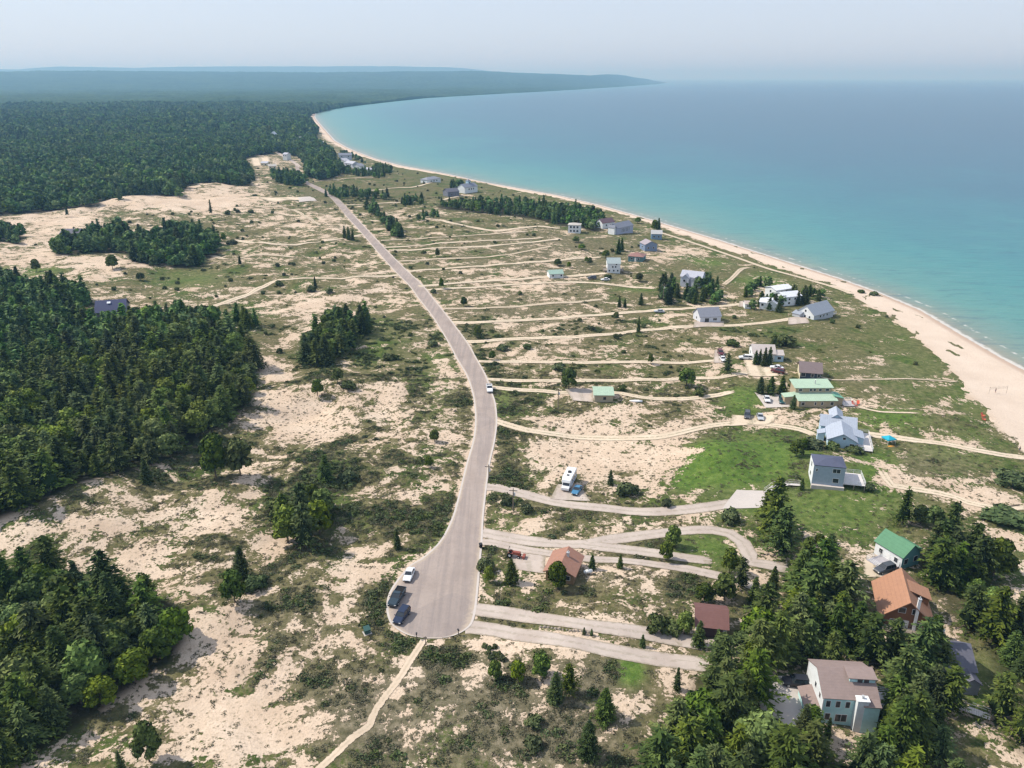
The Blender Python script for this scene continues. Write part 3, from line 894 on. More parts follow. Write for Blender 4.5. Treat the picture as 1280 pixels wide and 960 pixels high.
# ------------------------------------------------------------------ vegetation prototypes
def quads_from(C, U, W, tone):
    """small leaf cards: centre, half-axes"""
    n = len(C)
    V = np.empty((n, 4, 3)); V[:, 0] = C - U - W; V[:, 1] = C + U - W; V[:, 2] = C + U + W; V[:, 3] = C - U + W
    # pinch one end so cards read as tufts
    V[:, 2] = C + U + W * .35; V[:, 1] = C + U - W * .35
    F = np.arange(n * 4).reshape(n, 4)
    return V.reshape(-1, 3), F, np.repeat(tone, 4)


def crown_mesh(name, parts, material, core=None):
    Vs, Fs, Ts = [], [], []; k = 0
    for V, F, T in parts:
        Vs.append(V); Fs.append(F + k); Ts.append(T); k += len(V)
    me = np_mesh(name, np.vstack(Vs), np.vstack(Fs), material, False)
    set_f(me, 'tone', np.concatenate(Ts))
    return me


def core_shape(prof, rng, n=8):
    """dark inner body: rings (z, r)"""
    V = []; m = len(prof)
    for (z, r) in prof:
        for k in range(n):
            t = 2 * PI * k / n
            q = r * (1 + .25 * (rng.random() - .5))
            V.append((q * math.cos(t), q * math.sin(t), z))
    F = []
    for j in range(m - 1):
        for k in range(n):
            F.append((j * n + k, j * n + (k + 1) % n, (j + 1) * n + (k + 1) % n, (j + 1) * n + k))
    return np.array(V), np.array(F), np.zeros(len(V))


def conifer(name, h, rad, seed, n_whorl=16, per=8, cards=5, size=.42, power=.85, base=.10, ragged=.25, material=None, lod=1.0, gap=0.0):
    g = np.random.default_rng(seed)
    C, U, W, T = [], [], [], []
    for i in range(n_whorl):
        t = i / (n_whorl - 1)
        z0 = h * (base + (1 - base) * t ** .9)
        R = rad * (1 - t) ** power + .12
        R *= 1 + ragged * (g.random() - .5) * 2
        nb = max(3, int(per * (1 - .55 * t)))
        ph = g.random() * 6.28
        for b in range(nb):
            if g.random() < gap: continue
            a = ph + 2 * PI * b / nb + g.normal() * .18
            L = R * (1 + ragged * (g.random() - .5) * 1.6)
            d = np.array([math.cos(a), math.sin(a), 0.]); s = np.array([-d[1], d[0], 0.])
            up = .35 * t - .12 + g.normal() * .06
            nc = max(2, int(cards * (L / rad) + 1.5))
            for c in range(nc):
                q = (c + .7) / nc
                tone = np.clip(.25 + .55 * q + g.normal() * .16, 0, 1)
                wd = size * (.65 + .6 * (1 - q)) * (.8 + .4 * g.random())
                p = d * L * q + np.array([0, 0, z0 + L * q * up - .10 * L * q * q]) + g.normal(size=3) * size * .25
                for sgn in (-1, 1):
                    dd = d * math.cos(.55) + s * sgn * math.sin(.55)
                    C.append(p + s * sgn * wd * .5); U.append(dd * wd * .75 + np.array([0, 0, (g.random() - .6) * wd * .5]))
                    W.append((s * .6 - d * .3 * sgn) * wd * .5 + np.array([0, 0, g.normal() * wd * .25])); T.append(tone)
    core = core_shape([(h * base * .8, rad * .25), (h * (base + .08), rad * .62), (h * .4, rad * .45), (h * .7, rad * .22), (h * .97, .03)], g)
    return crown_mesh(name, [core, quads_from(np.array(C), np.array(U), np.array(W), np.array(T))], material)


def broadleaf(name, h, rad, seed, lobes=9, n=900, size=.42, low=.18, material=None, flat=1.0):
    g = np.random.default_rng(seed)
    cs = []
    for i in range(lobes):
        a = i * 2.4 + g.random(); q = math.sqrt((i + .4) / lobes)
        z = h * (.80 - .38 * q ** 1.6) + g.normal() * h * .03
        cs.append((rad * .62 * q * math.cos(a), rad * .62 * q * math.sin(a), z, rad * (.50 - .12 * q) * (.85 + .3 * g.random())))
    for i in range(lobes // 2):
        a = i * 2 * PI / (lobes // 2) + g.random(); cs.append((rad * .6 * math.cos(a), rad * .6 * math.sin(a), h * (low + .16), rad * .36))
    C, U, W, T = [], [], [], []
    w = np.array([c[3] ** 2 for c in cs]); w /= w.sum()
    which = g.choice(len(cs), n, p=w)
    for k in which:
        x, y, z, r = cs[k]
        v = g.normal(size=3); v[2] = abs(v[2]) * 1.0 - .25; v /= np.linalg.norm(v)
        rr_ = r * (.86 + .28 * g.random())
        p = np.array([x, y, z]) + v * rr_ * np.array([1, 1, .82 * flat])
        if p[2] < h * low * .6: p[2] = h * low * .6 + g.random()
        u = np.cross(v, g.normal(size=3)); u /= np.linalg.norm(u); q = np.cross(v, u)
        tilt = g.normal() * .45
        sz = size * (.7 + .6 * g.random())
        C.append(p); U.append((u + v * tilt) * sz * .6); W.append((q + v * g.normal() * .45) * sz * .6)
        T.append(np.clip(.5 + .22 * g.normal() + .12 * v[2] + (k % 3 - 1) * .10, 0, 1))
    parts = [quads_from(np.array(C), np.array(U), np.array(W), np.array(T))]
    for (x, y, z, r) in cs:
        V, F, t_ = core_shape([(-.75, .3), (-.4, .75), (.1, .86), (.5, .62), (.8, .15)], g, 6)
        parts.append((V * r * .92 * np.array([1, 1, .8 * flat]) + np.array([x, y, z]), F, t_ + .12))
    return crown_mesh(name, parts, material)


def trunk_mesh(h, r, seed, limbs=4):
    g = random.Random(seed); mb = MB()
    p = Vector((0, 0, -.5)); n = 4
    for k in range(n):
        q = Vector((g.uniform(-.12, .12) * h * .1, g.uniform(-.12, .12) * h * .1, h * (k + 1) / n))
        mb.bar(p, q, r * (1 - .8 * k / n), 6, r * (1 - .8 * (k + 1) / n)); p = q
    for k in range(limbs):
        a = k * 2.4 + g.random(); z = h * (.3 + .5 * k / limbs); L = h * .22 * (1 - .5 * k / limbs)
        mb.bar((0, 0, z), (math.cos(a) * L, math.sin(a) * L, z + L * .45), r * .35, 5, r * .1)
    o = mb.build('trunk', M['bark'])
    me = o.data; bpy.data.objects.remove(o)
    return me


PROTO = {}   # kind -> list of (crown mesh, trunk mesh, height)
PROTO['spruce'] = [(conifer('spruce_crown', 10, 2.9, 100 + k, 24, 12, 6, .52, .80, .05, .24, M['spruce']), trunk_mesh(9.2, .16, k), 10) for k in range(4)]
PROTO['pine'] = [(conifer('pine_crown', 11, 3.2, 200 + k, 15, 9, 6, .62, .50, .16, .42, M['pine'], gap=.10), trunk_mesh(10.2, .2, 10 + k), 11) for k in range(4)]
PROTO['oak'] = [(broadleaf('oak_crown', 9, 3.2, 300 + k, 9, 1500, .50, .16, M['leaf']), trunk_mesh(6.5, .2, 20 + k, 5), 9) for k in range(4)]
PROTO['shrub'] = [(broadleaf('shrub_crown', 2.2, 1.8, 400 + k, 6, 420, .34, .06, M['juniper']), trunk_mesh(1.2, .07, 30 + k, 3), 2.2) for k in range(3)]
# small-in-view versions for the wood that is one mass
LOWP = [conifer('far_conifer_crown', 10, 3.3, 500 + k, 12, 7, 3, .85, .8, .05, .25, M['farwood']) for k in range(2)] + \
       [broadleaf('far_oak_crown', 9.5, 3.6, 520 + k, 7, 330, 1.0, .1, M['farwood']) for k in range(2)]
KNAME = {'spruce': 'spruce_tree', 'pine': 'pine_tree', 'oak': 'broadleaf_tree', 'shrub': 'shrub'}
KCAT = {'spruce': 'tree', 'pine': 'tree', 'oak': 'tree', 'shrub': 'bush'}


def tree(kind, x, y, h, label, group=None, z=None, wide=1.0):
    cm, tm, ph = PROTO[kind][random.randrange(len(PROTO[kind]))]
    if z is None: z = float(H(np.array([x]), np.array([y]))[0])
    s = h / ph
    r = empty(KNAME[kind], (x, y, z - .05), random.uniform(0, 6.28))
    r.scale = (s * wide * random.uniform(.92, 1.08), s * wide * random.uniform(.92, 1.08), s)
    tag(r, label, KCAT[kind], group)
    link_mesh('crown', cm, r); link_mesh('trunk' if kind != 'shrub' else 'stem', tm, r)
    return r


def scatter(Pn, sp, seed, jit=.42, edge=1.2, rmax=1e9):
    g = np.random.default_rng(seed)
    x0, y0 = Pn.min(0); x1, y1 = Pn.max(0)
    x0 = max(x0, -2600); x1 = min(x1, 1500); y1 = min(y1, 3400); y0 = max(y0, 30)
    gx_, gy_ = np.meshgrid(np.arange(x0, x1, sp), np.arange(y0, y1, sp * .9))
    gx_ = gx_ + (np.arange(gx_.shape[0]) % 2)[:, None] * sp / 2
    x = gx_.ravel() + g.uniform(-jit, jit, gx_.size) * sp; y = gy_.ravel() + g.uniform(-jit, jit, gx_.size) * sp
    px, py = proj(x, y, 3.0)
    k = (px > -70) & (px < 1350) & (py < 1110) & (np.hypot(x, y) < rmax) & inside(x, y, Pn)
    x, y = x[k], y[k]
    k = seg_dist(x, y, Pn, True) > edge + (6.5 * np.clip(perlin(x / 9, y / 9, 70) + .05, 0, 1) if edge > 1 else 0)
    x, y = x[k], y[k]
    for hp_ in HOLES:
        k = ~inside(x, y, hp_); x, y = x[k], y[k]
    return x, y


STANDS = [  # polygon, spacing, height range, (spruce, pine, oak) shares, labels by kind, group
    (F_LOW, 4.0, (5, 12), (.24, .30, .46), 'in the dense wood at the lower left corner', 'trees of the lower left wood'),
    (F_MID, 4.6, (5.5, 13), (.26, .30, .44), 'in the large dark wood on the left side', 'trees of the large left wood'),
    (F_PATCH, 5.2, (5, 12), (.18, .24, .58), 'in the isolated grove among pink sand at upper left', 'trees of the upper left grove'),
    (F_PATCH2, 6.0, (7, 11), (.2, .3, .5), 'in the clump on pale sand at the left edge', 'trees of the left edge clump'),
    (F_BELT, 6.4, (4.5, 9.5), (.10, .24, .66), 'in the tree belt beside the lake shore', 'trees of the shore belt'),
    (F_PINE, 4.2, (5, 12), (.30, .54, .16), 'in the pine wood around the teal house', 'trees around the teal house'),
    (F_EAST, 4.4, (5, 12), (.24, .58, .18), 'in the pine wood right of the orange roofed house', 'trees right of the orange roofed house'),
]
ADJ = {'spruce': 'dark pointed spruce', 'pine': 'ragged dark green pine', 'oak': 'rounded leafy tree'}
cnt = {'spruce': 0, 'pine': 0, 'oak': 0}
# ------------------------------------------------------------------ trees that stand alone: (kind, column, row of the foot, height m, width factor, label)
SOLO = [
    ('oak', 270, 597, 13.5, .80, 'big dark bushy tree, left of the close pair on open dunes'),
    ('oak', 301, 595, 12, .85, 'big dark bushy tree, right of the close pair on open dunes'),
    ('spruce', 184, 604, 7, .9, 'lone spruce just outside the lower edge of the big left wood'),
    ('oak', 360, 678, 10, 1.0, 'low leafy tree at the foot of the mid-dune thicket'),
    ('pine', 382, 684, 11, 1.0, 'nearest dark pine of the mid-dune thicket'),
    ('oak', 400, 668, 10, 1.0, 'rounded tree on the right of the mid-dune thicket'),
    ('pine', 378, 654, 10.5, 1.0, 'pine behind in the mid-dune thicket'),
    ('oak', 404, 644, 8, 1.0, 'small rounded tree topping the mid-dune thicket'),
    ('pine', 356, 660, 9, .9, 'pine on the left flank of the mid-dune thicket'),
    ('oak', 390, 634, 7, 1.1, 'rounded tree at the back of the mid-dune thicket'),
    ('shrub', 348, 640, 3, 1.3, 'dark shrub left of the mid-dune thicket'),
    ('spruce', 408, 602, 7.5, 1.1, 'small dark spruce above the mid-dune thicket'),
    ('shrub', 435, 600, 2.6, 1.2, 'low shrub right of the small dark dune spruce'),
    ('oak', 294, 753, 8.5, .85, 'bright green tree in the dune hollow right of the lower left wood'),
    ('spruce', 303, 722, 7.5, .95, 'dark spruce above the bright green dune tree'),
    ('shrub', 318, 735, 2.6, 1.2, 'dark shrub beside the dune hollow spruce'),
    ('spruce', 497, 686, 4.8, .75, 'slim green spruce left of the cul-de-sac'),
    ('oak', 536, 584, 3.6, .9, 'small round tree left of the road bend'),
    ('oak', 543, 552, 4.2, 1.0, 'bushy small tree on dunes left of the road'),
    ('oak', 187, 952, 8, .75, 'bright green young tree on sand at the bottom left'),
    ('spruce', 152, 965, 4, .8, 'small spruce at the bottom left picture edge'),
    ('oak', 397, 494, 6, .95, 'dark rounded tree by the sand bowl'),
    ('oak', 422, 478, 6, .9, 'small green tree below the dune grove'),
    ('shrub', 436, 486, 2.6, 1.3, 'dark low bush beside the small green dune tree'),
    ('shrub', 485, 450, 2.4, 1.3, 'bush on green heath right of the dune grove'),
    ('shrub', 541, 432, 2.2, 1.3, 'dark bush left of the road middle stretch'),
    ('spruce', 394, 358, 5, .8, 'slim spruce beside the curved left track'),
    ('shrub', 390, 364, 2.4, 1.5, 'green bush at the foot of the slim track spruce'),
    ('shrub', 349, 357, 2.5, 1.1, 'dark bush on the bend of the left track'),
    ('shrub', 412, 366, 2.2, 1.2, 'small green bush right of the slim track spruce'),
    ('spruce', 300, 330, 5, .8, 'lone small spruce between the two left tracks'),
    ('oak', 280, 302, 6, .8, 'round tree just right of the upper left grove'),
    ('shrub', 290, 306, 3, 1.6, 'dark bush beside the upper left grove'),
    ('spruce', 431, 298, 8, .8, 'left spruce of the roadside trio'),
    ('spruce', 436, 300, 8.5, .8, 'middle spruce of the roadside trio'),
    ('spruce', 441, 300, 7, .8, 'right spruce of the roadside trio'),
    ('pine', 264, 268, 11, .5, 'thin pine above the upper left grove'),
    ('shrub', 285, 268, 3, 1.1, 'dark dot shrub on pink sand, first from the left'),
    ('shrub', 297, 266, 2.6, 1.1, 'dark dot shrub on pink sand, second from the left'),
    ('shrub', 314, 266, 2.6, 1.1, 'dark dot shrub on pink sand, third from the left'),
    ('oak', 46, 340, 8, .8, 'yellow green tree at the top edge of the large left wood'),
    ('oak', 141, 337, 9, 1.0, 'lone dark round tree below the upper left grove'),
    ('spruce', 84, 268, 8, .6, 'thin conifer on pale sand below the far wood'),
    ('oak', 176, 351, 5, 1.2, 'green bush tree on grass above the navy roof'),
    # right of the road
    ('oak', 711, 487, 8.5, .85, 'tall narrow tree left of the small green roofed shed'),
    ('shrub', 699, 462, 2.5, 1.3, 'pale shrub above the tall narrow tree by the shed'),
    ('oak', 858, 482, 7.2, 1.1, 'dense dark round tree on the middle drive'),
    ('shrub', 874, 494, 2.6, 1.1, 'small bush right of the dense dark round tree'),
    ('spruce', 639, 728, 5.6, 1.0, 'green spruce between the road and the orange roofed cabin'),
    ('oak', 696, 737, 7.0, .85, 'bright green tree in front of the orange roofed cabin'),
    ('spruce', 740, 712, 3.6, .9, 'small spruce right of the orange roofed cabin'),
    ('spruce', 775, 710, 3.4, .8, 'second small spruce right of the orange roofed cabin'),
    ('oak', 611, 728, 4.5, .7, 'small leafy tree by the road near the orange cabin'),
    ('shrub', 607, 712, 2.6, 1, 'bush at the road edge near the orange cabin'),
    ('oak', 832, 701, 5.2, .8, 'nearer tree of the pair on the looped drive'),
    ('oak', 841, 684, 6, .8, 'farther tree of the pair on the looped drive'),
    ('shrub', 912, 651, 3, 1, 'small dark bush below the grey concrete pad'),
    ('shrub', 633, 630, 2, 1, 'dark low bush by the pole above the looped drive'),
    ('shrub', 659, 640, 2, 1, 'second dark low bush near the roadside pole'),
    ('spruce', 763, 606, 4.2, .8, 'small conifer in sand right of the motorhome'),
    ('shrub', 785, 618, 3, 1.2, 'green bush right of the motorhome'),
    ('shrub', 833, 632, 1.8, 1, 'tiny dark bush above the long pale drive'),
    ('pine', 966, 672, 15, .9, 'tall dark layered pine below the grey blue house'),
    ('pine', 976, 694, 12, 1.0, 'dark pine in front of the tall layered pine'),
    ('pine', 956, 655, 9, .8, 'left shoulder pine of the tall layered pine group'),
    ('pine', 1128, 654, 9.5, .8, 'bare topped dark pine by the white sand path'),
    ('oak', 1150, 655, 5, 1.1, 'bushy tree right of the bare topped pine'),
    ('oak', 1166, 660, 6.5, .9, 'green tree behind the right pine wood edge'),
    ('pine', 1187, 672, 9, 1.0, 'dark pine at the upper tip of the right wood'),
    ('oak', 911, 716, 6.5, .85, 'light green tree at the top of the garden clump'),
    ('pine', 926, 735, 7, .9, 'dark tree in the middle of the garden clump'),
    ('oak', 905, 750, 7, 1.0, 'wide leafy tree of the garden clump above the brown garage'),
    ('oak', 880, 752, 4.5, 1.2, 'low leafy bush tree left in the garden clump'),
    ('spruce', 942, 754, 6, .9, 'dark spruce at the right of the garden clump'),
    ('spruce', 966, 734, 5, .8, 'dark spruce beside the end of the looped drive'),
    ('shrub', 822, 788, 3, 1.0, 'round green bush left of the brown garage'),
    ('oak', 855, 792, 5.5, .9, 'leafy tree touching the brown garage on its left'),
    ('shrub', 840, 790, 2.5, 1.0, 'tawny bush left of the brown garage'),
    ('spruce', 873, 808, 5.5, .85, 'spruce standing in front of the brown garage door'),
    ('spruce', 896, 812, 4.5, .8, 'small spruce in front of the brown garage right post'),
    ('spruce', 803, 808, 2.6, .9, 'little cone spruce between the two lower drives'),
    ('spruce', 730, 793, 1.6, .9, 'tiny left conifer between the two lower drives'),
    ('spruce', 739.5, 794, 1.5, .9, 'tiny right conifer between the two lower drives'),
    ('oak', 619, 850, 4.5, .85, 'round dark tree below the planted bed'),
    ('oak', 648, 852, 4.8, .85, 'olive tree second from left below the lower drive'),
    ('oak', 676, 846, 5.5, .95, 'tall green tree third from left below the lower drive'),
    ('spruce', 694, 876, 5.8, 1.0, 'dark spruce fourth from left below the lower drive'),
    ('pine', 711, 866, 6, .85, 'dark pine just right of the fourth lower drive tree'),
    ('spruce', 756, 898, 6, 1.1, 'dark spruce below the bright green lawn'),
    ('spruce', 735, 945, 6.8, 1.05, 'bright green spruce near the bottom edge'),
    ('shrub', 1076, 366, 1.6, 1.5, 'small dark bush left of the beach head bush'),
    ('shrub', 668, 905, 1.6, 1.3, 'low green shrub in heath below the tree row'),
    ('shrub', 666, 935, 1.8, 1.3, 'low dark green shrub near the bottom edge'),
    ('oak', 938, 838, 7, .8, 'tree in front of the dark wood left of the teal house'),
    ('spruce', 846, 862, 4.6, .6, 'thin spruce at the end of the lower drive'),
    ('spruce', 1001, 930, 7.5, .95, 'large spruce left of the teal house front'),
    ('spruce', 1016, 938, 6.5, .9, 'spruce touching the teal house left corner'),
    ('spruce', 1034, 922, 4, .6, 'small thin spruce under the teal house windows'),
    ('pine', 1098, 960, 8, 1.1, 'broad pine in front of the teal house chimney'),
    ('spruce', 950, 492, 5.8, 1.05, 'first spruce from the left behind the concrete parking pad'),
    ('spruce', 963, 493, 6.2, 1.05, 'second spruce from the left behind the concrete parking pad'),
    ('spruce', 977, 492, 6.2, 1.05, 'third spruce from the left behind the concrete parking pad'),
    ('oak', 990, 488, 5.5, .9, 'leafy tree left of the pale green two-tier roof'),
    ('spruce', 991, 511, 4.6, .9, 'small dark tree at the front left corner of the pale green roofed house'),
    ('pine', 909, 466, 7, .8, 'tall tree on a stem beside the upper middle drive'),
    ('spruce', 944, 456, 5.5, .8, 'small spruce in front of the white house left side'),
    ('spruce', 955, 458, 7, .8, 'middle tall spruce in front of the white house'),
    ('spruce', 961, 457, 7, .8, 'right tall spruce in front of the white house'),
    ('spruce', 949, 456, 6, .6, 'thin spruce between those in front of the white house'),
    ('oak', 967, 434, 6, .6, 'tree behind the right end of the tan roof'),
    ('shrub', 981, 432, 4, 1.3, 'yellow green bush right of the tan roof'),
    ('shrub', 916, 433, 2.8, 1.3, 'bush left of the tan roofed house'),
    ('oak', 995, 571, 5.5, .95, 'dark leafy tree left of the pale blue house'),
    ('oak', 1004, 562, 4, .8, 'dark bush tree touching the pale blue house left side'),
    ('shrub', 1015, 560, 2.6, 1.5, 'green bush in front of the pale blue house corner'),
    ('shrub', 1040, 562, 2.2, 1.2, 'dark bush under the pale blue gable'),
    ('shrub', 1068, 566, 1.8, 1.8, 'low hedge bush right below the pale blue house'),
    ('spruce', 1002, 612, 3.2, .9, 'small conifer at the grey blue house left corner'),
    ('shrub', 1085, 612, 1.8, 1.2, 'dark bush at the deck corner of the grey blue house'),
    ('spruce', 773, 318, 9, .9, 'dark spruce behind the tall white gabled house'),
    ('spruce', 777, 314, 8, .9, 'second dark spruce behind the tall white gabled house'),
    ('oak', 757, 322, 5, 1.3, 'bush tree left of the spruces by the white gabled house'),
    ('oak', 720, 303, 4.5, 1.6, 'leafy thicket tree below the white beach house'),
    ('oak', 727, 312, 4, 1.6, 'second thicket tree below the white beach house'),
    ('oak', 737, 330, 4.2, 1.0, 'green bush tree between the small lots'),
    ('oak', 733, 328, 3.6, 1.0, 'dark bush tree beside it between the small lots'),
    ('oak', 697, 332, 4.2, 1.5, 'tree behind the small green roofed cottage'),
    ('oak', 711, 335, 4, .9, 'bush right of the small green roofed cottage'),
    ('oak', 818, 289, 9, .8, 'narrow dark tree above the small blue shore house'),
    ('spruce', 823, 289, 9, .95, 'pointed dark tree above the small blue shore house'),
    ('oak', 797, 279, 5, 1.5, 'dark bush on the beach edge by grey roofed house'),
    ('oak', 799, 352, 5, 1.2, 'dark bush tree beneath the pink sand bank'),
    ('spruce', 774, 384, 5, .9, 'small conifer pair left one on the middle lots'),
    ('spruce', 781, 384, 4, .9, 'small conifer pair right one on the middle lots'),
    ('spruce', 801, 381, 5.5, .9, 'small lone conifer on the middle lots'),
    ('spruce', 798, 415, 6.5, .6, 'dark narrow conifer on the upper curved drive'),
    ('oak', 770, 400, 4, 1, 'olive bush tree over the upper curved drive'),
    ('oak', 597, 423, 6, .85, 'small dark tree beside the road at a drive mouth'),
    ('oak', 580, 383, 5, .9, 'bright green small tree right of the road'),
    ('oak', 552, 361, 6, .6, 'thin tree at a track mouth right of the road'),
    ('oak', 547, 322, 6, .7, 'small round tree between far tracks'),
    ('oak', 615, 450, 4, .9, 'low tree right of the road above a sandy drive'),
    ('oak', 813, 455, 4.5, .7, 'bright green slim bush tree on the long drive'),
    ('shrub', 659, 436, 2, 1.1, 'dark dot bush above the long sandy drive'),
    ('shrub', 628, 437, 2, 1.6, 'green low bush near the road'),
    ('shrub', 778, 488, 2, 1.0, 'little bush right of the green roofed shed'),
    ('shrub', 1092, 369, 1.8, 1.6, 'dark bush at the head of the wide beach'),
    ('shrub', 1262, 604, 3, 2.0, 'broad grey green bush at the right edge on sand'),
    ('shrub', 1255, 650, 2.6, 2.4, 'wide low bush on the sand bank at right'),
    ('oak', 1118, 915, 7, .9, 'rounded tree right of the teal house chimney'),
]
for kind, px, py, h, wd, lab in SOLO:
    p = P3(px, py)
    cnt[kind if kind in cnt else 'oak'] += kind in cnt
    tree(kind, p.x, p.y, h, lab, z=p.z, wide=wd)

# small groves: (kind mix, polygon px, spacing, heights, label tail, group)
GROVES = [
    ([(410, 213), (426, 217), (448, 221), (474, 224), (484, 220), (462, 218), (440, 215), (424, 210)], 6, (5, 9), .3, 'in front of the far shore houses', 'trees before the far shore houses'),
    ([(424, 190), (436, 195), (452, 203), (462, 206), (448, 196), (432, 188)], 8, (4, 7), .3, 'between the far houses and the beach', 'trees between far houses and beach'),
    ([(380, 458), (384, 440), (400, 424), (415, 414), (430, 410), (445, 414), (462, 398), (468, 408), (464, 420), (450, 436), (430, 450), (408, 464), (392, 468)], 3.9, (6, 11), .75, 'in the dense dune grove left of the road', 'trees of the dune grove'),
    ([(293, 405), (320, 405), (325, 418), (312, 424), (295, 420)], 4.6, (6, 9), .8, 'in the small cluster right of the navy roof', 'trees right of the navy roof'),
    ([(456, 262), (462, 268), (480, 282), (486, 295), (500, 300), (508, 296), (494, 284), (480, 272), (470, 262)], 5.0, (5, 9), .3, 'in the strip right of the upper road', 'trees of the upper road strip'),
    ([(406, 247), (440, 251), (462, 250), (488, 253), (488, 247), (452, 243), (430, 240), (412, 241)], 7, (5, 9), .3, 'in the clump right of the far road', 'trees right of the far road'),
    ([(383, 222), (402, 228), (420, 222), (432, 217), (424, 208), (398, 206), (384, 210)], 6, (9, 13), .2, 'in the grove where the far road ends', 'trees of the road end grove'),
    ([(340, 222), (372, 222), (384, 230), (372, 234), (344, 230)], 6, (8, 13), .4, 'in the grove left of the far road bend', 'trees left of the far road bend'),
    ([(464, 217), (488, 219), (490, 212), (470, 209)], 6, (6, 9), .3, 'in the dark clump beyond the far houses', 'trees beyond the far houses'),
    ([(500, 257), (516, 259), (530, 257), (528, 250), (505, 250)], 7, (5, 8), .4, 'in the dark clump near the far fence lines', 'trees near the far tracks'),
    ([(535, 274), (548, 276), (552, 270), (540, 268), (518, 272), (520, 278)], 7, (4, 7), .4, 'in the shrubs beside the pale sand path', 'trees beside the pale sand path'),
    ([(560, 235), (568, 240), (580, 236), (578, 230)], 6, (6, 9), .3, 'between the far dark and white houses', 'trees between the far houses'),
    ([(820, 380), (832, 388), (850, 382), (845, 366), (828, 360)], 5, (6, 9), .5, 'at the left of the grey gabled house thicket', 'trees left of the grey gabled house'),
    ([(852, 380), (880, 384), (908, 378), (906, 366), (886, 358), (868, 362), (856, 370)], 5, (4, 8), .35, 'in the thicket below the grey gabled house', 'trees below the grey gabled house'),
    ([(878, 352), (892, 366), (900, 362), (885, 344)], 5, (5, 8), .4, 'right of the grey gabled house', 'trees right of the grey gabled house'),
    ([(922, 372), (940, 375), (946, 366), (956, 362), (966, 358), (962, 352), (940, 360)], 5, (4, 7), .3, 'behind the three white roofs', 'trees behind the white roofs'),
    ([(938, 388), (952, 392), (976, 392), (978, 384), (966, 378), (950, 380)], 4.6, (5, 7.5), .6, 'in front of the left white roofs', 'trees in front of the left white roofs'),
    ([(982, 384), (1004, 386), (1012, 376), (1004, 370), (985, 376)], 4.2, (6, 8), .75, 'in front of the right white roof', 'trees in front of the right white roof'),
    ([(1005, 372), (1030, 374), (1036, 368), (1010, 362)], 5, (4, 6), .3, 'behind the grey barn shaped house', 'trees behind the grey barn shaped house'),
    ([(1130, 668), (1150, 668), (1160, 650), (1135, 650)], 4.5, (4, 6), .5, 'around the bare topped pine', 'trees around the bare topped pine'),
    ([(985, 690), (1010, 700), (1040, 692), (1044, 680), (1010, 676)], 5.2, (3.5, 6), .3, 'on the green slope above the pine wood', 'trees on the green slope'),
]
rest = []   # positions that become the mass
cand = []
for si, (Pn, sp, hr, sh, where, grp) in enumerate(STANDS):
    x, y = scatter(Pn, sp, 60 + si)
    z = H(x, y)
    px, py = proj(x, y, z + 5)
    nz = perlin(x / 14, y / 14, 90)
    for k in range(len(x)):
        u = (random.random() * .6 + .4 * (nz[k] + .5))
        kind = 'oak' if u < sh[2] else ('pine' if u < sh[2] + sh[1] else 'spruce')
        h = random.uniform(*hr) * (.85 if kind == 'oak' else 1.0)
        vis = (-25 < px[k] < 1305) and py[k] < 1010
        cand.append((math.hypot(x[k], y[k]), kind, x[k], y[k], z[k], h, si, vis))
for gi, (px, sp, hr, ev, tail, grp) in enumerate(GROVES):
    x, y = scatter(poly(px), sp, 300 + gi, edge=.3)
    z = H(x, y)
    for k in range(len(x)):
        kind = ('spruce' if random.random() < .5 else 'pine') if random.random() < ev else 'oak'
        cand.append((math.hypot(x[k], y[k]), kind, x[k], y[k], z[k], random.uniform(*hr) * (.85 if kind == 'oak' else 1), (tail, grp), True))
cand.sort(key=lambda c: c[0])
for (r, kind, x, y, z, h, si, vis) in cand:
    if cnt[kind] < 298 and vis:
        cnt[kind] += 1
        tl, gp = si if isinstance(si, tuple) else STANDS[si][4:6]
        tree(kind, x, y, h, ADJ[kind] + ' ' + tl, KNAME[kind].replace('_tree', '') + ' ' + gp, z, 1.12)
    else:
        rest.append((x, y, z, h, 0 if kind != 'oak' else 2))
# far wood as instanced crowns out to the sheet of canopy
xa, ya = scatter(F_FAR, 7.2, 99, rmax=1500)
xb, yb = scatter(F_FAR, 10.5, 98, rmax=CAN_R + 60)
kb = np.hypot(xb, yb) > 1496
x = np.concatenate([xa, xb[kb]]); y = np.concatenate([ya, yb[kb]])
big = np.hypot(x, y) > 1496
z = H(x, y); nz = fbm(x / 150, y / 150, 91, 3); hz = 1 + .35 * perlin(x / 120, y / 120, 93)
for k in range(len(x)):
    rest.append((x[k], y[k], z[k], random.uniform(7, 14) * hz[k] * (1.35 if big[k] else 1), 0 if random.random() < .22 + nz[k] * .9 else 2))


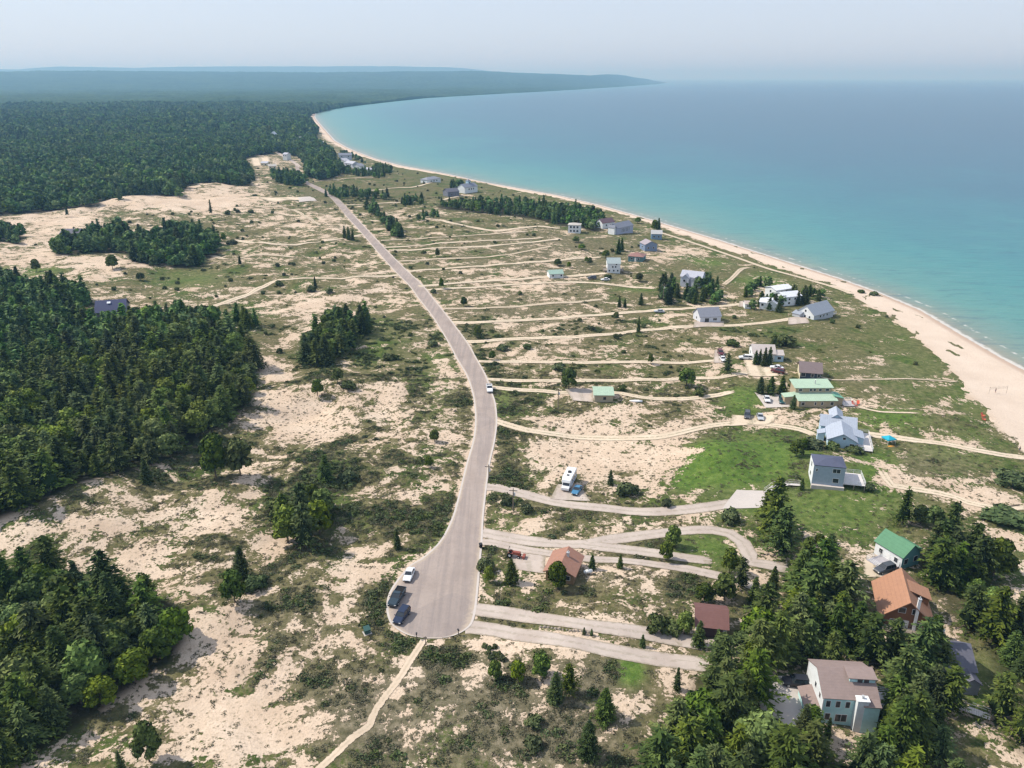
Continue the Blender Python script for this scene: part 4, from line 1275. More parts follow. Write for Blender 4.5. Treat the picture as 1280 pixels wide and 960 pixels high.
def instance_cloud(name, pts, sources, label, cat, rng_seed=5):
    """one object: crowns instanced on points"""
    g = np.random.default_rng(rng_seed)
    pts = np.asarray(pts, float)
    me = bpy.data.meshes.new(name); me.vertices.add(len(pts))
    me.vertices.foreach_set('co', np.ascontiguousarray(pts[:, :3], np.float32).ravel())
    set_f(me, 'scl', pts[:, 3])
    a = me.attributes.new('idx', 'INT', 'POINT'); a.data.foreach_set('value', pts[:, 4].astype(np.int32))
    set_f(me, 'spin', g.uniform(0, 6.28, len(pts)))
    o = link_mesh(name, me)
    ng = bpy.data.node_groups.new(name + '_instances', 'GeometryNodeTree')
    ng.interface.new_socket('Geometry', in_out='INPUT', socket_type='NodeSocketGeometry')
    ng.interface.new_socket('Geometry', in_out='OUTPUT', socket_type='NodeSocketGeometry')
    N = ng.nodes; L = ng.links
    gi = N.new('NodeGroupInput'); go = N.new('NodeGroupOutput')
    m2p = N.new('GeometryNodeMeshToPoints'); L.new(gi.outputs[0], m2p.inputs[0])
    iop = N.new('GeometryNodeInstanceOnPoints'); L.new(m2p.outputs[0], iop.inputs['Points'])
    jn = N.new('GeometryNodeGeometryToInstance')
    for s_ in reversed(sources):
        oi = N.new('GeometryNodeObjectInfo'); oi.inputs['Object'].default_value = s_; oi.transform_space = 'ORIGINAL'
        g2 = jn if s_ is sources[-1] else jn
        L.new(oi.outputs['Geometry'], jn.inputs[0])
    L.new(jn.outputs[0], iop.inputs['Instance'])
    iop.inputs['Pick Instance'].default_value = True

    def named(nm, ty):
        q = N.new('GeometryNodeInputNamedAttribute'); q.data_type = ty; q.inputs[0].default_value = nm
        return [s for s in q.outputs if s.enabled and s.name == 'Attribute'][0]
    L.new(named('idx', 'INT'), iop.inputs['Instance Index'])
    cx = N.new('ShaderNodeCombineXYZ'); L.new(named('spin', 'FLOAT'), cx.inputs[2])
    L.new(cx.outputs[0], iop.inputs['Rotation'])
    L.new(named('scl', 'FLOAT'), iop.inputs['Scale'])
    L.new(iop.outputs[0], go.inputs[0])
    md = o.modifiers.new('instances', 'NODES'); md.node_group = ng
    tag(o, label, cat, kind='stuff')
    return o


# first of the mass: real crowns that stand in the scene and are repeated by it
srcs = []
for k, me in enumerate(LOWP):
    px, py = [(60, 262), (150, 249), (30, 266), (225, 247)][k]
    p = P3(px, py)
    nm = 'spruce_tree' if k < 2 else 'broadleaf_tree'
    r = empty(nm, (p.x, p.y, p.z), k)
    tag(r, ['pointed conifer on the far wood front, leftmost', 'pointed conifer on the far wood front above the sand hill', 'rounded tree on the far wood front by the left sand',
            'rounded tree on the far wood front by the right end of the sand hill'][k], 'tree')
    c = link_mesh('crown', me, r); link_mesh('trunk', PROTO['oak'][k][1], r)
    srcs.append(c)
pts = []
for (x, y, z, h, b) in rest:
    i = b + random.randrange(2)
    pts.append((x, y, z - .1, h / (10 if i < 2 else 9.5), i))
instance_cloud('forest', pts, srcs, 'dense green forest filling the left side behind the sand', 'forest')

# ------------------------------------------------------------------ houses
def shingle(key, c): return boards('shingles_' + key, c, .42, 'Y', .86)


def seam(key, c): return boards('metal_roof_' + key, c, .6, 'X', .8)


def wallm(key, c): return boards('siding_' + key, c, .28, 'Z', .86)


def face_box(mb, face, w, d, u, z, ww, hh, out, off=0.0):
    """thin box lying on a wall of a w x d body"""
    if face == 'F': mb.box(u - ww / 2, u + ww / 2, -d / 2 - out - off, -d / 2 - off - .002 + .02, z, z + hh)
    if face == 'B': mb.box(u - ww / 2, u + ww / 2, d / 2 + off - .018, d / 2 + out + off, z, z + hh)
    if face == 'L': mb.box(-w / 2 - out - off, -w / 2 - off + .018, u - ww / 2, u + ww / 2, z, z + hh)
    if face == 'R': mb.box(w / 2 + off - .018, w / 2 + out + off, u - ww / 2, u + ww / 2, z, z + hh)


class House:
    def __init__(s, name, label, A, B, d, h, wall, roofm, roof='gx', rise=2.0, over=.4, cat='house', w=None, z0=0.0, group=None, skew=0.0):
        a = P3(*A); b = P3(*B)
        v = (b - a); v.z = 0
        s.w = w or v.length; s.d = d; s.h = h; s.rise = rise; s.roof = roof; s.over = over; s.rm = roofm; s.wm = wall
        ang = math.atan2(v.y, v.x) + skew
        m = (a + b) / 2
        cx = m.x - math.sin(ang) * d / 2; cy_ = m.y + math.cos(ang) * d / 2
        zz = float(H(np.array([cx]), np.array([cy_]))[0])
        s.root = empty(name, (cx, cy_, zz + z0), ang)
        tag(s.root, label, cat, group)
        s.body(0, 0, s.w, d, h, roof, rise, over)

    def body(s, cx, cy, w, d, h, roof, rise, over=.4, wm=None, rm=None, z0=0.0, names=('wall', 'roof')):
        wm = wm or s.wm; rm = rm or s.rm
        mb = MB(); W = w / 2; D = d / 2
        low = -1.2 if z0 == 0 else z0
        base = [(cx - W, cy - D), (cx + W, cy - D), (cx + W, cy + D), (cx - W, cy + D)]
        V = [(x, y, low) for x, y in base] + [(x, y, h) for x, y in base]
        F = [(0, 1, 5, 4), (1, 2, 6, 5), (2, 3, 7, 6), (3, 0, 4, 7), (4, 5, 6, 7)]
        if roof == 'gx':
            V += [(cx - W, cy, h + rise), (cx + W, cy, h + rise)]; F += [(4, 8, 7), (5, 6, 9)]
        if roof == 'gy':
            V += [(cx, cy - D, h + rise), (cx, cy + D, h + rise)]; F += [(4, 5, 8), (7, 9, 6)]
        if roof in ('shedN', 'shedS', 'shedW', 'shedE'):
            up = {'shedN': (2, 3), 'shedS': (0, 1), 'shedW': (3, 0), 'shedE': (1, 2)}[roof]
            for k in up: V[4 + k] = (V[4 + k][0], V[4 + k][1], h + rise)
        mb.add(V, F)
        wall = mb.build(names[0], wm, s.root)
        rb = MB(); o = over; t = .16
        X0, X1, Y0, Y1 = cx - W - o, cx + W + o, cy - D - o, cy + D + o
        e = .02
        if roof == 'gx':
            k = rise / D; zl = h - k * o + t + e; zr = h + rise + t + e
            rb.prism([(X0, Y0, zl), (X1, Y0, zl), (X1, cy, zr), (X0, cy, zr)], t)
            rb.prism([(X0, cy + .002, zr), (X1, cy + .002, zr), (X1, Y1, zl), (X0, Y1, zl)], t)
        elif roof == 'gy':
            k = rise / W; zl = h - k * o + t + e; zr = h + rise + t + e
            rb.prism([(X0, Y0, zl), (cx, Y0, zr), (cx, Y1, zr), (X0, Y1, zl)], t)
            rb.prism([(cx + .002, Y0, zr), (X1, Y0, zl), (X1, Y1, zl), (cx + .002, Y1, zr)], t)
        elif roof == 'hip':
            m = min(W, D) + o; zl = h + e + t; zr = h + rise + t
            if W >= D:
                p, q = (X0 + m, cy, zr), (X1 - m, cy, zr)
                fs = [[(X0, Y0, zl), (X1, Y0, zl), q, p], [(X1, Y1, zl), (X0, Y1, zl), p, q], [(X0, Y1, zl), (X0, Y0, zl), p], [(X1, Y0, zl), (X1, Y1, zl), q]]
            else:
                p, q = (cx, Y0 + m, zr), (cx, Y1 - m, zr)
                fs = [[(X1, Y0, zl), (X1, Y1, zl), q, p], [(X0, Y1, zl), (X0, Y0, zl), p, q], [(X0, Y0, zl), (X1, Y0, zl), p], [(X1, Y1, zl), (X0, Y1, zl), q]]
            for f in fs: rb.prism(f, t)
        else:
            zs = {'flat': (h, h, h, h), 'shedN': (h, h, h + rise, h + rise), 'shedS': (h + rise, h + rise, h, h),
                  'shedW': (h + rise, h, h, h + rise), 'shedE': (h, h + rise, h + rise, h)}[roof]
            rb.prism([(X0, Y0, zs[0] + t + e), (X1, Y0, zs[1] + t + e), (X1, Y1, zs[2] + t + e), (X0, Y1, zs[3] + t + e)], t)
        r = rb.build(names[1], rm, s.root)
        return wall, r

    def window(s, face, u, z, ww=1.0, hh=1.2, w=None, d=None, off=0.0, cx=0.0, cy=0.0, trim=None):
        w = w or s.w; d = d or s.d
        mb = MB(); face_box(mb, face, w, d, u, z, ww, hh, .05, off)
        f = mb.build('window', trim or M['trim'], s.root); f.location = (cx, cy, 0)
        p = MB(); n = 2 if ww > 1.5 else 1; gw = (ww - .16 - .08 * (n - 1)) / n
        for k in range(n):
            face_box(p, face, w, d, u - ww / 2 + .08 + gw / 2 + k * (gw + .08), z + .08, gw, hh - .16, .062, off)
        p.build('pane', M['glass'], f)

    def door(s, face, u, ww=1.0, hh=2.05, c=None, name='door', z=0.05):
        mb = MB(); face_box(mb, face, s.w, s.d, u, z, ww, hh, .06)
        o = mb.build(name, c or M['trim'], s.root)
        if ww < 1.4:
            k = MB(); face_box(k, face, s.w, s.d, u + ww * .38, z + 1, .07, .12, .12); k.build('handle', M['metal'], o)

    def part(s, name, mb, m, parent=None, bevel=0): return mb.build(name, m, parent or s.root, bevel=bevel)

    def chimney(s, x, y, z0, z1, wd=.7, m=None, cap=True):
        mb = MB(); mb.box(x - wd / 2, x + wd / 2, y - wd / 2, y + wd / 2, z0, z1)
        c = s.part('chimney', mb, m or M['trim'])
        if cap:
            k = MB(); k.box(x - wd * .62, x + wd * .62, y - wd * .62, y + wd * .62, z1, z1 + .12); k.bar((x, y, z1 + .1), (x, y, z1 + .55), wd * .2, 8)
            s.part('chimney_cap', k, M['metal'], c)

    def flue(s, x, y, z0, z1, r=.14):
        mb = MB(); mb.bar((x, y, z0), (x, y, z1), r, 8); f = s.part('flue_pipe', mb, M['metal'])
        k = MB(); k.bar((x, y, z1), (x, y, z1 + .18), r * 1.7, 8); s.part('cap', k, M['trim'], f)

    def deck(s, x0, x1, y0, y1, z=.5, m=None, rail=True, sides='FRBL'):
        mb = MB(); mb.box(x0, x1, y0, y1, z - .15, z)
        k = s.part('deck', mb, m or M['deck'])
        if rail:
            r = MB(); P = [(x0, y0), (x1, y0), (x1, y1), (x0, y1)]
            for i, sd in enumerate('FRBL'):
                if sd not in sides: continue
                a, b = P[i], P[(i + 1) % 4]; L = math.dist(a, b); n = max(1, int(L / 1.6))
                for j in range(n + 1):
                    t = j / n; q = (a[0] + (b[0] - a[0]) * t, a[1] + (b[1] - a[1]) * t)
                    r.bar((*q, z), (*q, z + 1.0), .05, 4)
                for zz in (.35, .65, 1.0): r.bar((*a, z + zz), (*b, z + zz), .035, 4)
            s.part('railing', r, M['trim'] if m is not M['wood'] else M['wood'], k)
        l = MB()
        for q in ((x0 + .1, y0 + .1), (x1 - .1, y0 + .1), (x1 - .1, y1 - .1), (x0 + .1, y1 - .1), ((x0 + x1) / 2, y0 + .1)):
            l.box(q[0] - .08, q[0] + .08, q[1] - .08, q[1] + .08, -1.2, z - .15)
        s.part('posts', l, M['wood'], k)
        return k

    def corner_trim(s):
        mb = MB()
        for sx in (-1, 1):
            for sy in (-1, 1):
                x = sx * s.w / 2; y = sy * s.d / 2
                mb.box(x - .09, x + .09, y - .09, y + .09, -.2, s.h - .01)
        s.part('corner_boards', mb, M['trim'])


TEAL = wallm('teal', (.46, .70, .70)); BROWNR = shingle('taupe', (.27, .205, .185))
# teal house
h = House('house', 'two storey teal house with taupe roof and white boxed chimney in the pines', (1023, 903), (1092, 911), 8.6, 5.3, TEAL, BROWNR, 'gx', 2.1, .25, w=8.3)
W, D = h.w, h.d
h.corner_trim()
for u in (-W / 2 + .8, -W / 2 + 2.3): h.window('F', u, 3.5, .8, 1.3)
h.window('F', -W / 2 + 3.8, 3.5, .8, 1.3); h.window('F', -W / 2 + 1.0, .9, .9, 1.4); h.window('F', -W / 2 + 3.1, .7, 1.9, 1.5)
h.window('F', W / 2 - 1.2, 3.5, .9, 1.3); h.window('F', W / 2 - 1.3, .9, 1.0, 1.3)
for u in (-2.6, -.2): h.window('L', u, 3.7, .8, 1.1)
h.window('L', 2.6, .9, 1.0, 1.2); h.window('R', -2, 3.6, 1, 1.2); h.window('R', 2, .9, 1.8, 1.5); h.window('B', -2, 3.6, 1, 1.2); h.window('B', 2, 1, 1.4, 1.2)
mb = MB(); x0 = W / 2 - 3.5; mb.box(x0, x0 + 1.7, -D / 2 - 1.15, -D / 2 - .01, -1.2, 5.9)
c = h.part('chimney', mb, wallm('white', (.70, .73, .74)))
k = MB(); k.box(x0 - .12, x0 + 1.82, -D / 2 - 1.27, -D / 2 + .1, 5.9, 6.08); h.part('chimney_cap', k, M['trim'], c)
k = MB(); k.bar((x0 + .85, -D / 2 - .5, 6.05), (x0 + .85, -D / 2 - .5, 6.6), .22, 8); h.part('flue_pipe', k, M['metal'], c)
# sunken balcony dormer on the right of the front slope
mb = MB(); mb.box(W / 2 - 3.9, W / 2 + .02, -D / 2 + 2.4, -.6, 5.4, 7.55); dm = h.part('dormer', mb, TEAL)
k = MB(); k.prism([(W / 2 - 4.25, -D / 2 + 2.05, 7.6), (W / 2 + .26, -D / 2 + 2.05, 7.6), (W / 2 + .26, .6, 7.72), (W / 2 - 4.25, .6, 7.72)], .14); h.part('dormer_roof', k, BROWNR, dm)
for u in (-2.3, -1.3):
    k = MB(); k.box(W / 2 + u - .38, W / 2 + u + .38, -D / 2 + 2.33, -D / 2 + 2.45, 6.2, 7.35); h.part('window', k, M['glass'], dm)
mb = MB(); x = -W / 2 - .03; mb.add([(x, -D / 2, 0), (x, D / 2, 0), (x, D / 2, 5.25), (x, 0, 7.3), (x, -D / 2, 5.25)], [(0, 1, 2, 3, 4)]); h.part('pale_gable_face', mb, wallm('white', (.70, .73, .74)))  # white sheet paints sunlight onto the teal left gable
h.body(-W / 2 - 1.05, -1.2, 2.0, 5.0, 1.9, 'shedE', .7, .25, names=('garage', 'garage_roof'))
h.body(W / 2 - 1.2, -D / 2 - .62, 2.3, 1.2, 5.0, 'shedN', .35, .2, names=('bay', 'bay_roof'), rm=BROWNR)
h.deck(W / 2 + .02, W / 2 + 3.4, -3.2, .8, 2.6, M['deckw'])
h.window('R', 3.4, 3.6, .9, 1.2)
h.door('R', 0.4)

# log house with orange roof
ORG = seam('orange', (.37, .195, .12)); LOG = wallm('log', (.24, .115, .06))
h = House('house', 'brown log house with a big orange metal roof and dormer in the pines', (1109, 787), (1151, 788), 10.2, 2.8, LOG, ORG, 'gy', 3.6, .7, w=8.4, skew=math.radians(-17))
W, D = h.w, h.d
for u, z in ((-2, .8), (2, .8)): h.window('F', u, z, 1.5, 1.2)
h.window('F', -1.0, 3.6, 1.3, 1.2); h.window('F', 1.2, 3.6, 1.1, 1.2); h.window('L', 0, .9, 1.2, 1.1); h.window('L', -3, .9, 1.2, 1.1); h.window('R', 2, .9, 1.2, 1.1); h.door('F', 0, c=M['trim'])
h.deck(-W / 2, W / 2, -D / 2 - 2.2, -D / 2 - .02, .6, M['wood'])
mb = MB(); mb.box(1.6, 4.15, -.8, 2.2, 2.7, 4.5); dm = h.part('dormer', mb, LOG)
k = MB(); k.prism([(.6, -1.2, 6.15), (4.6, -1.2, 4.75), (4.6, 2.7, 4.75), (.6, 2.7, 6.15)], .14); h.part('dormer_roof', k, ORG, dm)
h.chimney(1.4, -D / 2 - .40, -1, 7.4, .5, M['trim'])

# green roofed house with side porch
GRN = seam('green', (.10, .235, .135))
h = House('house', 'small house with bright green metal roof and white gable behind the orange roof', (1124, 711), (1149, 706), 6.8, 3.2, wallm('bluegreen', (.13, .30, .32)), GRN, 'gy', 2.1, .35, w=5.4, skew=math.radians(6))
W, D = h.w, h.d
h.window('F', -1.5, 1.1, 1.2, 1.3); h.window('F', 1.4, 1.1, 1.2, 1.3); h.window('L', -2, 1.1, 1.0, 1.2, off=.04); h.window('L', 1.8, 1.1, 1.0, 1.2, off=.04); h.door('L', 0); h.window('R', 0, 1.1, 1.4, 1.2)
mb = MB(); mb.add([(-W / 2 - .03, -D / 2, 0), (-W / 2 - .03, D / 2, 0), (-W / 2 - .03, D / 2, 3.12), (-W / 2 - .03, -D / 2, 3.12)], [(0, 1, 2, 3)])
h.part('gable_trim', mb, wallm('white', (.70, .73, .74)))
h.deck(-W / 2 - 4.2, -W / 2 - .05, -D / 2 + .4, D / 2 - 1.6, .7, M['deck'])
h.body(W / 2 + 1.0, .3, 2.0, 4.6, 2.3, 'shedW', 1.0, .3, names=('porch', 'porch_roof'))

# dark grey roofed house
h = House('house', 'grey shingled roof with a white flue pipe half hidden by pines', (1175, 853), (1213, 856), 7.2, 3.0, wallm('grey', (.22, .23, .26)), shingle('darkgrey', (.125, .125, .155)), 'gx', 2.4, .5)
h.flue(-1.4, 1.0, 4.4, 7.2); h.window('F', -1.5, 1, 1.4, 1.2); h.window('F', 2, 1, 1, 1.2); h.door('F', 0.3); h.window('R', 0, 1, 1.2, 1.2); h.window('L', 0, 1, 1.2, 1.2)
h.body(h.w / 2 - 1.2, -h.d / 2 - 1.2, 2.6, 2.4, 2.2, 'gy', .9, .3, names=('porch', 'porch_roof'))

# brown garage
h = House('garage', 'small garage with maroon brown roof and white corner posts', (870, 795), (907, 799), 6.4, 2.5, wallm('greyblue', (.42, .47, .55)), shingle('maroon', (.17, .085, .075)), 'gx', 1.5, .45, cat='garage')
h.door('F', 0, 4.0, 2.2, simple('dark_door', (.05, .03, .03)), 'garage_door', .02); h.corner_trim()
h.window('L', 0, 1.0, .9, .9); h.window('R', 0, 1.0, .9, .9)

# orange cabin
h = House('cabin', 'small brown cabin with rust orange hipped roof beside the cul-de-sac', (682, 725), (717, 731), 7.0, 2.4, wallm('tan', (.26, .17, .09)), shingle('rust', (.33, .175, .125)), 'gy', 1.5, .5, cat='cabin')
h.window('F', -1.6, .9, 1.2, 1.1); h.window('F', 1.6, .9, 1.2, 1.1); h.door('F', 0); h.window('L', 1, .9, 1, 1); h.window('R', 0, .9, 1.2, 1)
h.chimney(.6, .8, 3.2, 4.6, .5, M['metal'])

# grey blue box house
h = House('house', 'grey blue two storey house with low navy roof and side deck on the green slope', (1014, 609), (1053, 611), 6.2, 5.3, wallm('slate', (.33, .40, .47)), shingle('navy', (.085, .095, .145)), 'hip', .8, .15)
W, D = h.w, h.d
h.window('F', W / 2 - 2.0, 3.7, 1.9, 1.2); h.window('F', W / 2 - 1.9, 1.0, 1.5, 1.3); h.window('L', 0, 3.6, 1.0, 1.4); h.window('L', 0, 1.1, 1.2, 1.2); h.window('R', 0, 1, 1.6, 1.6); h.window('R', 0, 3.6, 1.6, 1.2); h.window('F', -W / 2 + .7, 3.7, .5, .9)
mb = MB(); mb.box(-W / 2 - .12, -W / 2 - .02, -D / 2, D / 2, 0, 5.2); h.part('sunlit_side', mb, wallm('white', (.70, .73, .74)))  # left wall in sun: its brightness painted as a white panel
for f_ in [c_ for c_ in h.root.children if c_.name.startswith('window')][2:4]: f_.location.x = -.11
h.deck(W / 2 + .02, W / 2 + 5.2, -D / 2 + .2, D / 2 + .6, .9, M['deckw'])
mb = MB(); mb.box(-W / 2 - .2, W / 2 + .2, -D / 2 - .9, -D / 2 - .02, -.8, .25); h.part('step', mb, M['concrete'])

# pale blue house
BLU = wallm('paleblue', (.42, .57, .66)); BLR = seam('pale', (.36, .40, .47))
h = House('house', 'sprawling pale blue house with light grey metal roofs and a wide white deck', (1034, 558), (1069, 563), 9.0, 2.7, BLU, BLR, 'gy', 1.9, .45)
W, D = h.w, h.d
h.window('F', .4, 2.9, .9, .8); h.window('F', -2.4, .9, 1.2, 1.1); h.window('F', 2.6, .9, 1.3, 1.1); h.window('L', 0, .9, 1.3, 1.1); h.window('R', -2, .9, 1.8, 1.4); h.window('R', 2, .9, 1.8, 1.4)
h.body(-.5, D / 2 + 3.0, W + 2.0, 6.2, 2.9, 'gx', 2.0, .4, names=('rear_wing', 'rear_roof'))
h.body(-1.0, D / 2 + 5.4, 3.2, 6.0, 4.4, 'gy', 1.2, .35, names=('tower', 'tower_roof'))
h.body(W / 2 + 1.0, 1.6, 2.4, 5.0, 2.3, 'shedW', .7, .2, names=('sunroom', 'sunroom_roof'))
h.body(-W / 2 - 1.6, 1.2, 1.8, 2.6, 1.9, 'shedE', .7, .2, names=('porch', 'porch_roof'))
h.deck(W / 2 + .05, W / 2 + 4.4, -D / 2 - .2, D / 2 + 3.2, .6, M['deckw'])

# two tier green roof house
PG = seam('sage', (.38, .50, .38)); TAN = wallm('sandstone', (.42, .34, .23))
h = House('house', 'tan house with two pale green roof tiers and a row of upper windows', (998, 509), (1044, 509), 4.2, 2.3, TAN, PG, 'shedN', 1.1, .5)
W, D = h.w, h.d
for u in (-W / 2 + 1.3, -.6, 1.5, W / 2 - 1.2): h.window('F', u, .8, 1.1 if abs(u) > 2 else .7, 1.1)
h.body(0, D / 2 + 2.4, W - .2, 4.8, 5.0, 'shedN', .9, .5, names=('upper_wall', 'upper_roof'))
for u, ww in ((-W / 2 + 1.6, 1.2), (-.9, .9), (.3, .9), (2.1, 1.0), (W / 2 - 1.5, 1.3)): h.window('F', u, 3.85, ww, .9, d=.01, cy=D / 2 + .0, w=W)
h.body(-W / 2 - 1.9, 1.9, 3.6, 3.0, 2.5, 'shedE', .4, .25, names=('porch', 'porch_roof'))
h.body(W / 2 + 1.4, 1.6, 2.6, 4.6, 2.4, 'shedW', .8, .25, names=('side_wing', 'side_roof'), rm=seam('seagreen', (.15, .36, .25)))
h.deck(W / 2 + 2.8, W / 2 + 6.6, -2.0, 2.4, .5, M['deck'])
h.flue(1.0, D / 2 + 2, 5.3, 6.8, .15)
mb = MB(); mb.box(-.1, .1, -D / 2 - .55, D / 2 - .3, 3.0, 3.7); 

# brown roofed navy house
h = House('house', 'house with brown shingle roof, cream gable and navy front behind the sage roofs', (1000, 475), (1025, 475), 8.5, 2.6, wallm('navy', (.05, .07, .10)), shingle('brown', (.185, .145, .145)), 'gx', 2.2, .5, skew=math.radians(-12))
h.window('F', -2.4, 1.0, 1.5, 1.3); h.window('F', .6, 1.0, 1.0, 1.2); h.window('F', 2.6, 1.0, 1.0, 1.2); h.window('R', 0, 1, 1, 1)
mb = MB(); mb.add([(-h.w / 2 - .03, -4.25, 0), (-h.w / 2 - .03, 4.25, 0), (-h.w / 2 - .03, 4.25, 2.55), (-h.w / 2 - .03, 0, 4.7), (-h.w / 2 - .03, -4.25, 2.55)], [(0, 1, 2, 3, 4)]); h.part('pale_gable_face', mb, wallm('cream', (.62, .56, .40)))

# tan roofed white house
h = House('house', 'white house with pale tan roof and a light blue right end behind three spruces', (941, 452), (968, 452), 8.6, 3.0, wallm('white', (.70, .73, .74)), shingle('tan', (.46, .41, .385)), 'gx', 2.0, .45)
h.window('L', 1.5, 1.0, 1.0, 1.2); h.window('F', -2.4, 1, 1.2, 1.2); h.window('F', 1.4, 1, 1.2, 1.2); h.door('L', -1.5)
h.body(h.w / 2 + 1.5, -1.6, 3.0, 6.0, 2.6, 'gx', 1.0, .25, names=('side_wing', 'side_roof'), wm=BLU); h.window('F', h.w / 2 + 1.5, 1.0, 1.4, 1.1, d=9.2)

# green roofed shed
h = House('shed', 'tan cottage with plain sage green metal roof on the middle drive', (743, 502.5), (766, 502.5), 7.0, 2.5, wallm('tan2', (.40, .35, .25)), PG, 'gx', 1.1, .4, cat='cottage')
h.window('F', .3, .9, .9, .9, trim=simple('dark_door', (.05, .03, .03))); h.door('L', 0); h.window('R', 0, 1, .9, .9); h.window('L', -2, 1, .8, .8)

# grey roofed cottage
h = House('house', 'small white cottage with steep grey roof facing the parking strip', (875, 403), (900.5, 403), 7.4, 2.7, wallm('white2', (.60, .62, .66)), shingle('midgrey', (.24, .25, .29)), 'gx', 2.9, .35)
h.door('F', -1.6, 1.8, 2.0, M['glass'], 'patio_door'); h.window('F', 2.0, .9, 1.8, 1.1); h.window('L', 0, 1, 1, 1.1); h.window('R', 0, 1, 1, 1.1)

# grey barn shaped house
h = House('house', 'pale grey house with long steep roof and tall white gable end near the beach', (1017, 400), (1041, 396), 8.6, 2.6, wallm('greywhite', (.47, .49, .52)), shingle('bluegrey', (.29, .32, .37)), 'gx', 3.4, .4)
W, D = h.w, h.d
mb = MB(); x = -W / 2 - .03; mb.add([(x, -D / 2, 0), (x, D / 2, 0), (x, D / 2, 2.55), (x, 0, 5.95), (x, -D / 2, 2.55)], [(0, 1, 2, 3, 4)]); h.part('pale_gable_face', mb, wallm('white', (.70, .73, .74)))
for u, z in ((-2.2, .8), (0, .8), (0, 3.2), (2.2, .8)): h.window('L', u, z, .9, 1.1, off=.03)
for u in (-2.5, 0, 2.5): h.window('F', u, .9, 1, 1.1)
h.body(-W / 2 - 1.2, D / 2 - 1.4, 2.4, 3.6, 2.0, 'shedE', .9, .3, names=('porch', 'porch_roof'))
h.deck(W / 2 + .02, W / 2 + 2.4, -D / 2, D / 2, .6, M['deckw'])

WHT = wallm('white', (.70, .73, .74)); WR = seam('white', (.66, .68, .73))
for lab, A, B, d, hh, rs, rf, sk in (
        ('white roofed house farthest back of the three by the brown sand mound', (969, 374), (989, 373), 7, 4.6, 1.0, 'gx', 0),
        ('white roofed house on the right of the three among shore spruces', (979, 383), (1000, 381), 7, 4.2, 1.4, 'gx', 0),
        ('low white roofed house on the left of the three among shore spruces', (949, 386), (965, 388), 7, 3.4, 1.4, 'gx', 0)):
    h = House('house', lab, A, B, d, hh, WHT, WR, rf, rs, .4, skew=sk)
    h.window('F', -1.6, hh - 1.7, 1.1, 1.1); h.window('F', 1.4, hh - 1.7, 1.1, 1.1); h.window('L', 0, hh - 1.7, 1.2, 1.2); h.window('F', -1.6, .7, 1.1, 1.1) if hh > 4 else None
    if 'left' in lab: h.body(h.w / 2 - .3, -1.5, 4.2, 5.5, 3.3, 'gy', 1.3, .35, names=('side_wing', 'side_roof'))
h = House('hut', 'tiny pale hut left of the white roofed houses', (931, 386), (938, 386), 4, 2.2, WHT, shingle('pinkish', (.5, .42, .38)), 'gx', .9, .3, cat='hut')
h.window('F', 0, .9, .8, .8)

# grey gabled house among trees
GW = wallm('bluewhite', (.50, .54, .62)); GR2 = shingle('silver', (.42, .43, .48))
h = House('house', 'light grey many gabled house wrapped in dark trees', (850, 357), (876, 359), 8, 4.6, GW, GR2, 'gx', 2.2, .4)
h.body(-2.4, -4.4, 3.6, 3, 4.4, 'gy', 1.6, .3, names=('gable', 'gable_roof')); h.body(3.0, -4.4, 4.4, 3, 3.6, 'gy', 1.8, .3, names=('gable', 'gable_roof'))
for u in (-2.8, 2.6): h.window('F', u, 2.4, 1.2, 1.2, d=12)
h.window('L', 0, 2.6, 1.2, 1.2); h.window('F', 3.2, .6, 1.4, 1.1, d=12)

# tall white gabled house
h = House('house', 'tall white gabled house with pale roof at the end of a curved track', (759, 341), (775, 342), 7.5, 4.8, WHT, shingle('greygreen', (.33, .39, .39)), 'gx', 2.3, .3)
for u, z in ((-.6, 2.6), (.9, 2.6), (1.3, 4.0), (-2.3, .6), (0, .6), (2.1, .6)): h.window('F', u, z, .9, 1.0)
h.window('L', 0, 3, 1, 1.1); h.deck(-h.w / 2 - 2.0, -h.w / 2 - .02, -3, 2, 1.0, M['wood']); h.deck(h.w / 2 + .02, h.w / 2 + 1.8, -3.5, 2, 1.0, M['wood'])
# small sage cottage
h = House('cottage', 'tiny white cottage with sage roof and a tree before its left side', (687, 348), (704, 347.5), 6, 2.3, WHT, seam('sage2', (.30, .42, .36)), 'gx', 1.4, .35, cat='cottage')
h.window('F', -1.8, .9, 1, 1); h.door('F', .6); h.window('R', 0, .9, 1, 1); h.window('F', 2.6, .9, 1, 1)
# white beach house
h = House('house', 'boxy white two storey house with blue glazing below the shore trees', (710, 291), (725, 292), 7, 5.2, WHT, shingle('fawn', (.45, .42, .38)), 'hip', 1.0, .4)
for u in (-2.2, 0, 2.2): h.window('F', u, 3.2, 1.4, 1.5); h.window('F', u, .7, 1.4, 1.4)
h.window('L', 0, 3.2, 1.2, 1.2)
# purple brown roof
h = House('house', 'white house with purple brown roof against the shore trees', (753, 286), (768, 285), 7, 4.0, WHT, shingle('purplebrown', (.135, .085, .10)), 'gx', 2.3, .4)
h.window('F', -2, 1.6, 1.2, 1.3); h.window('F', 1.4, 1.6, 1.2, 1.3); h.window('L', 0, 1.6, 1.2, 1.2)
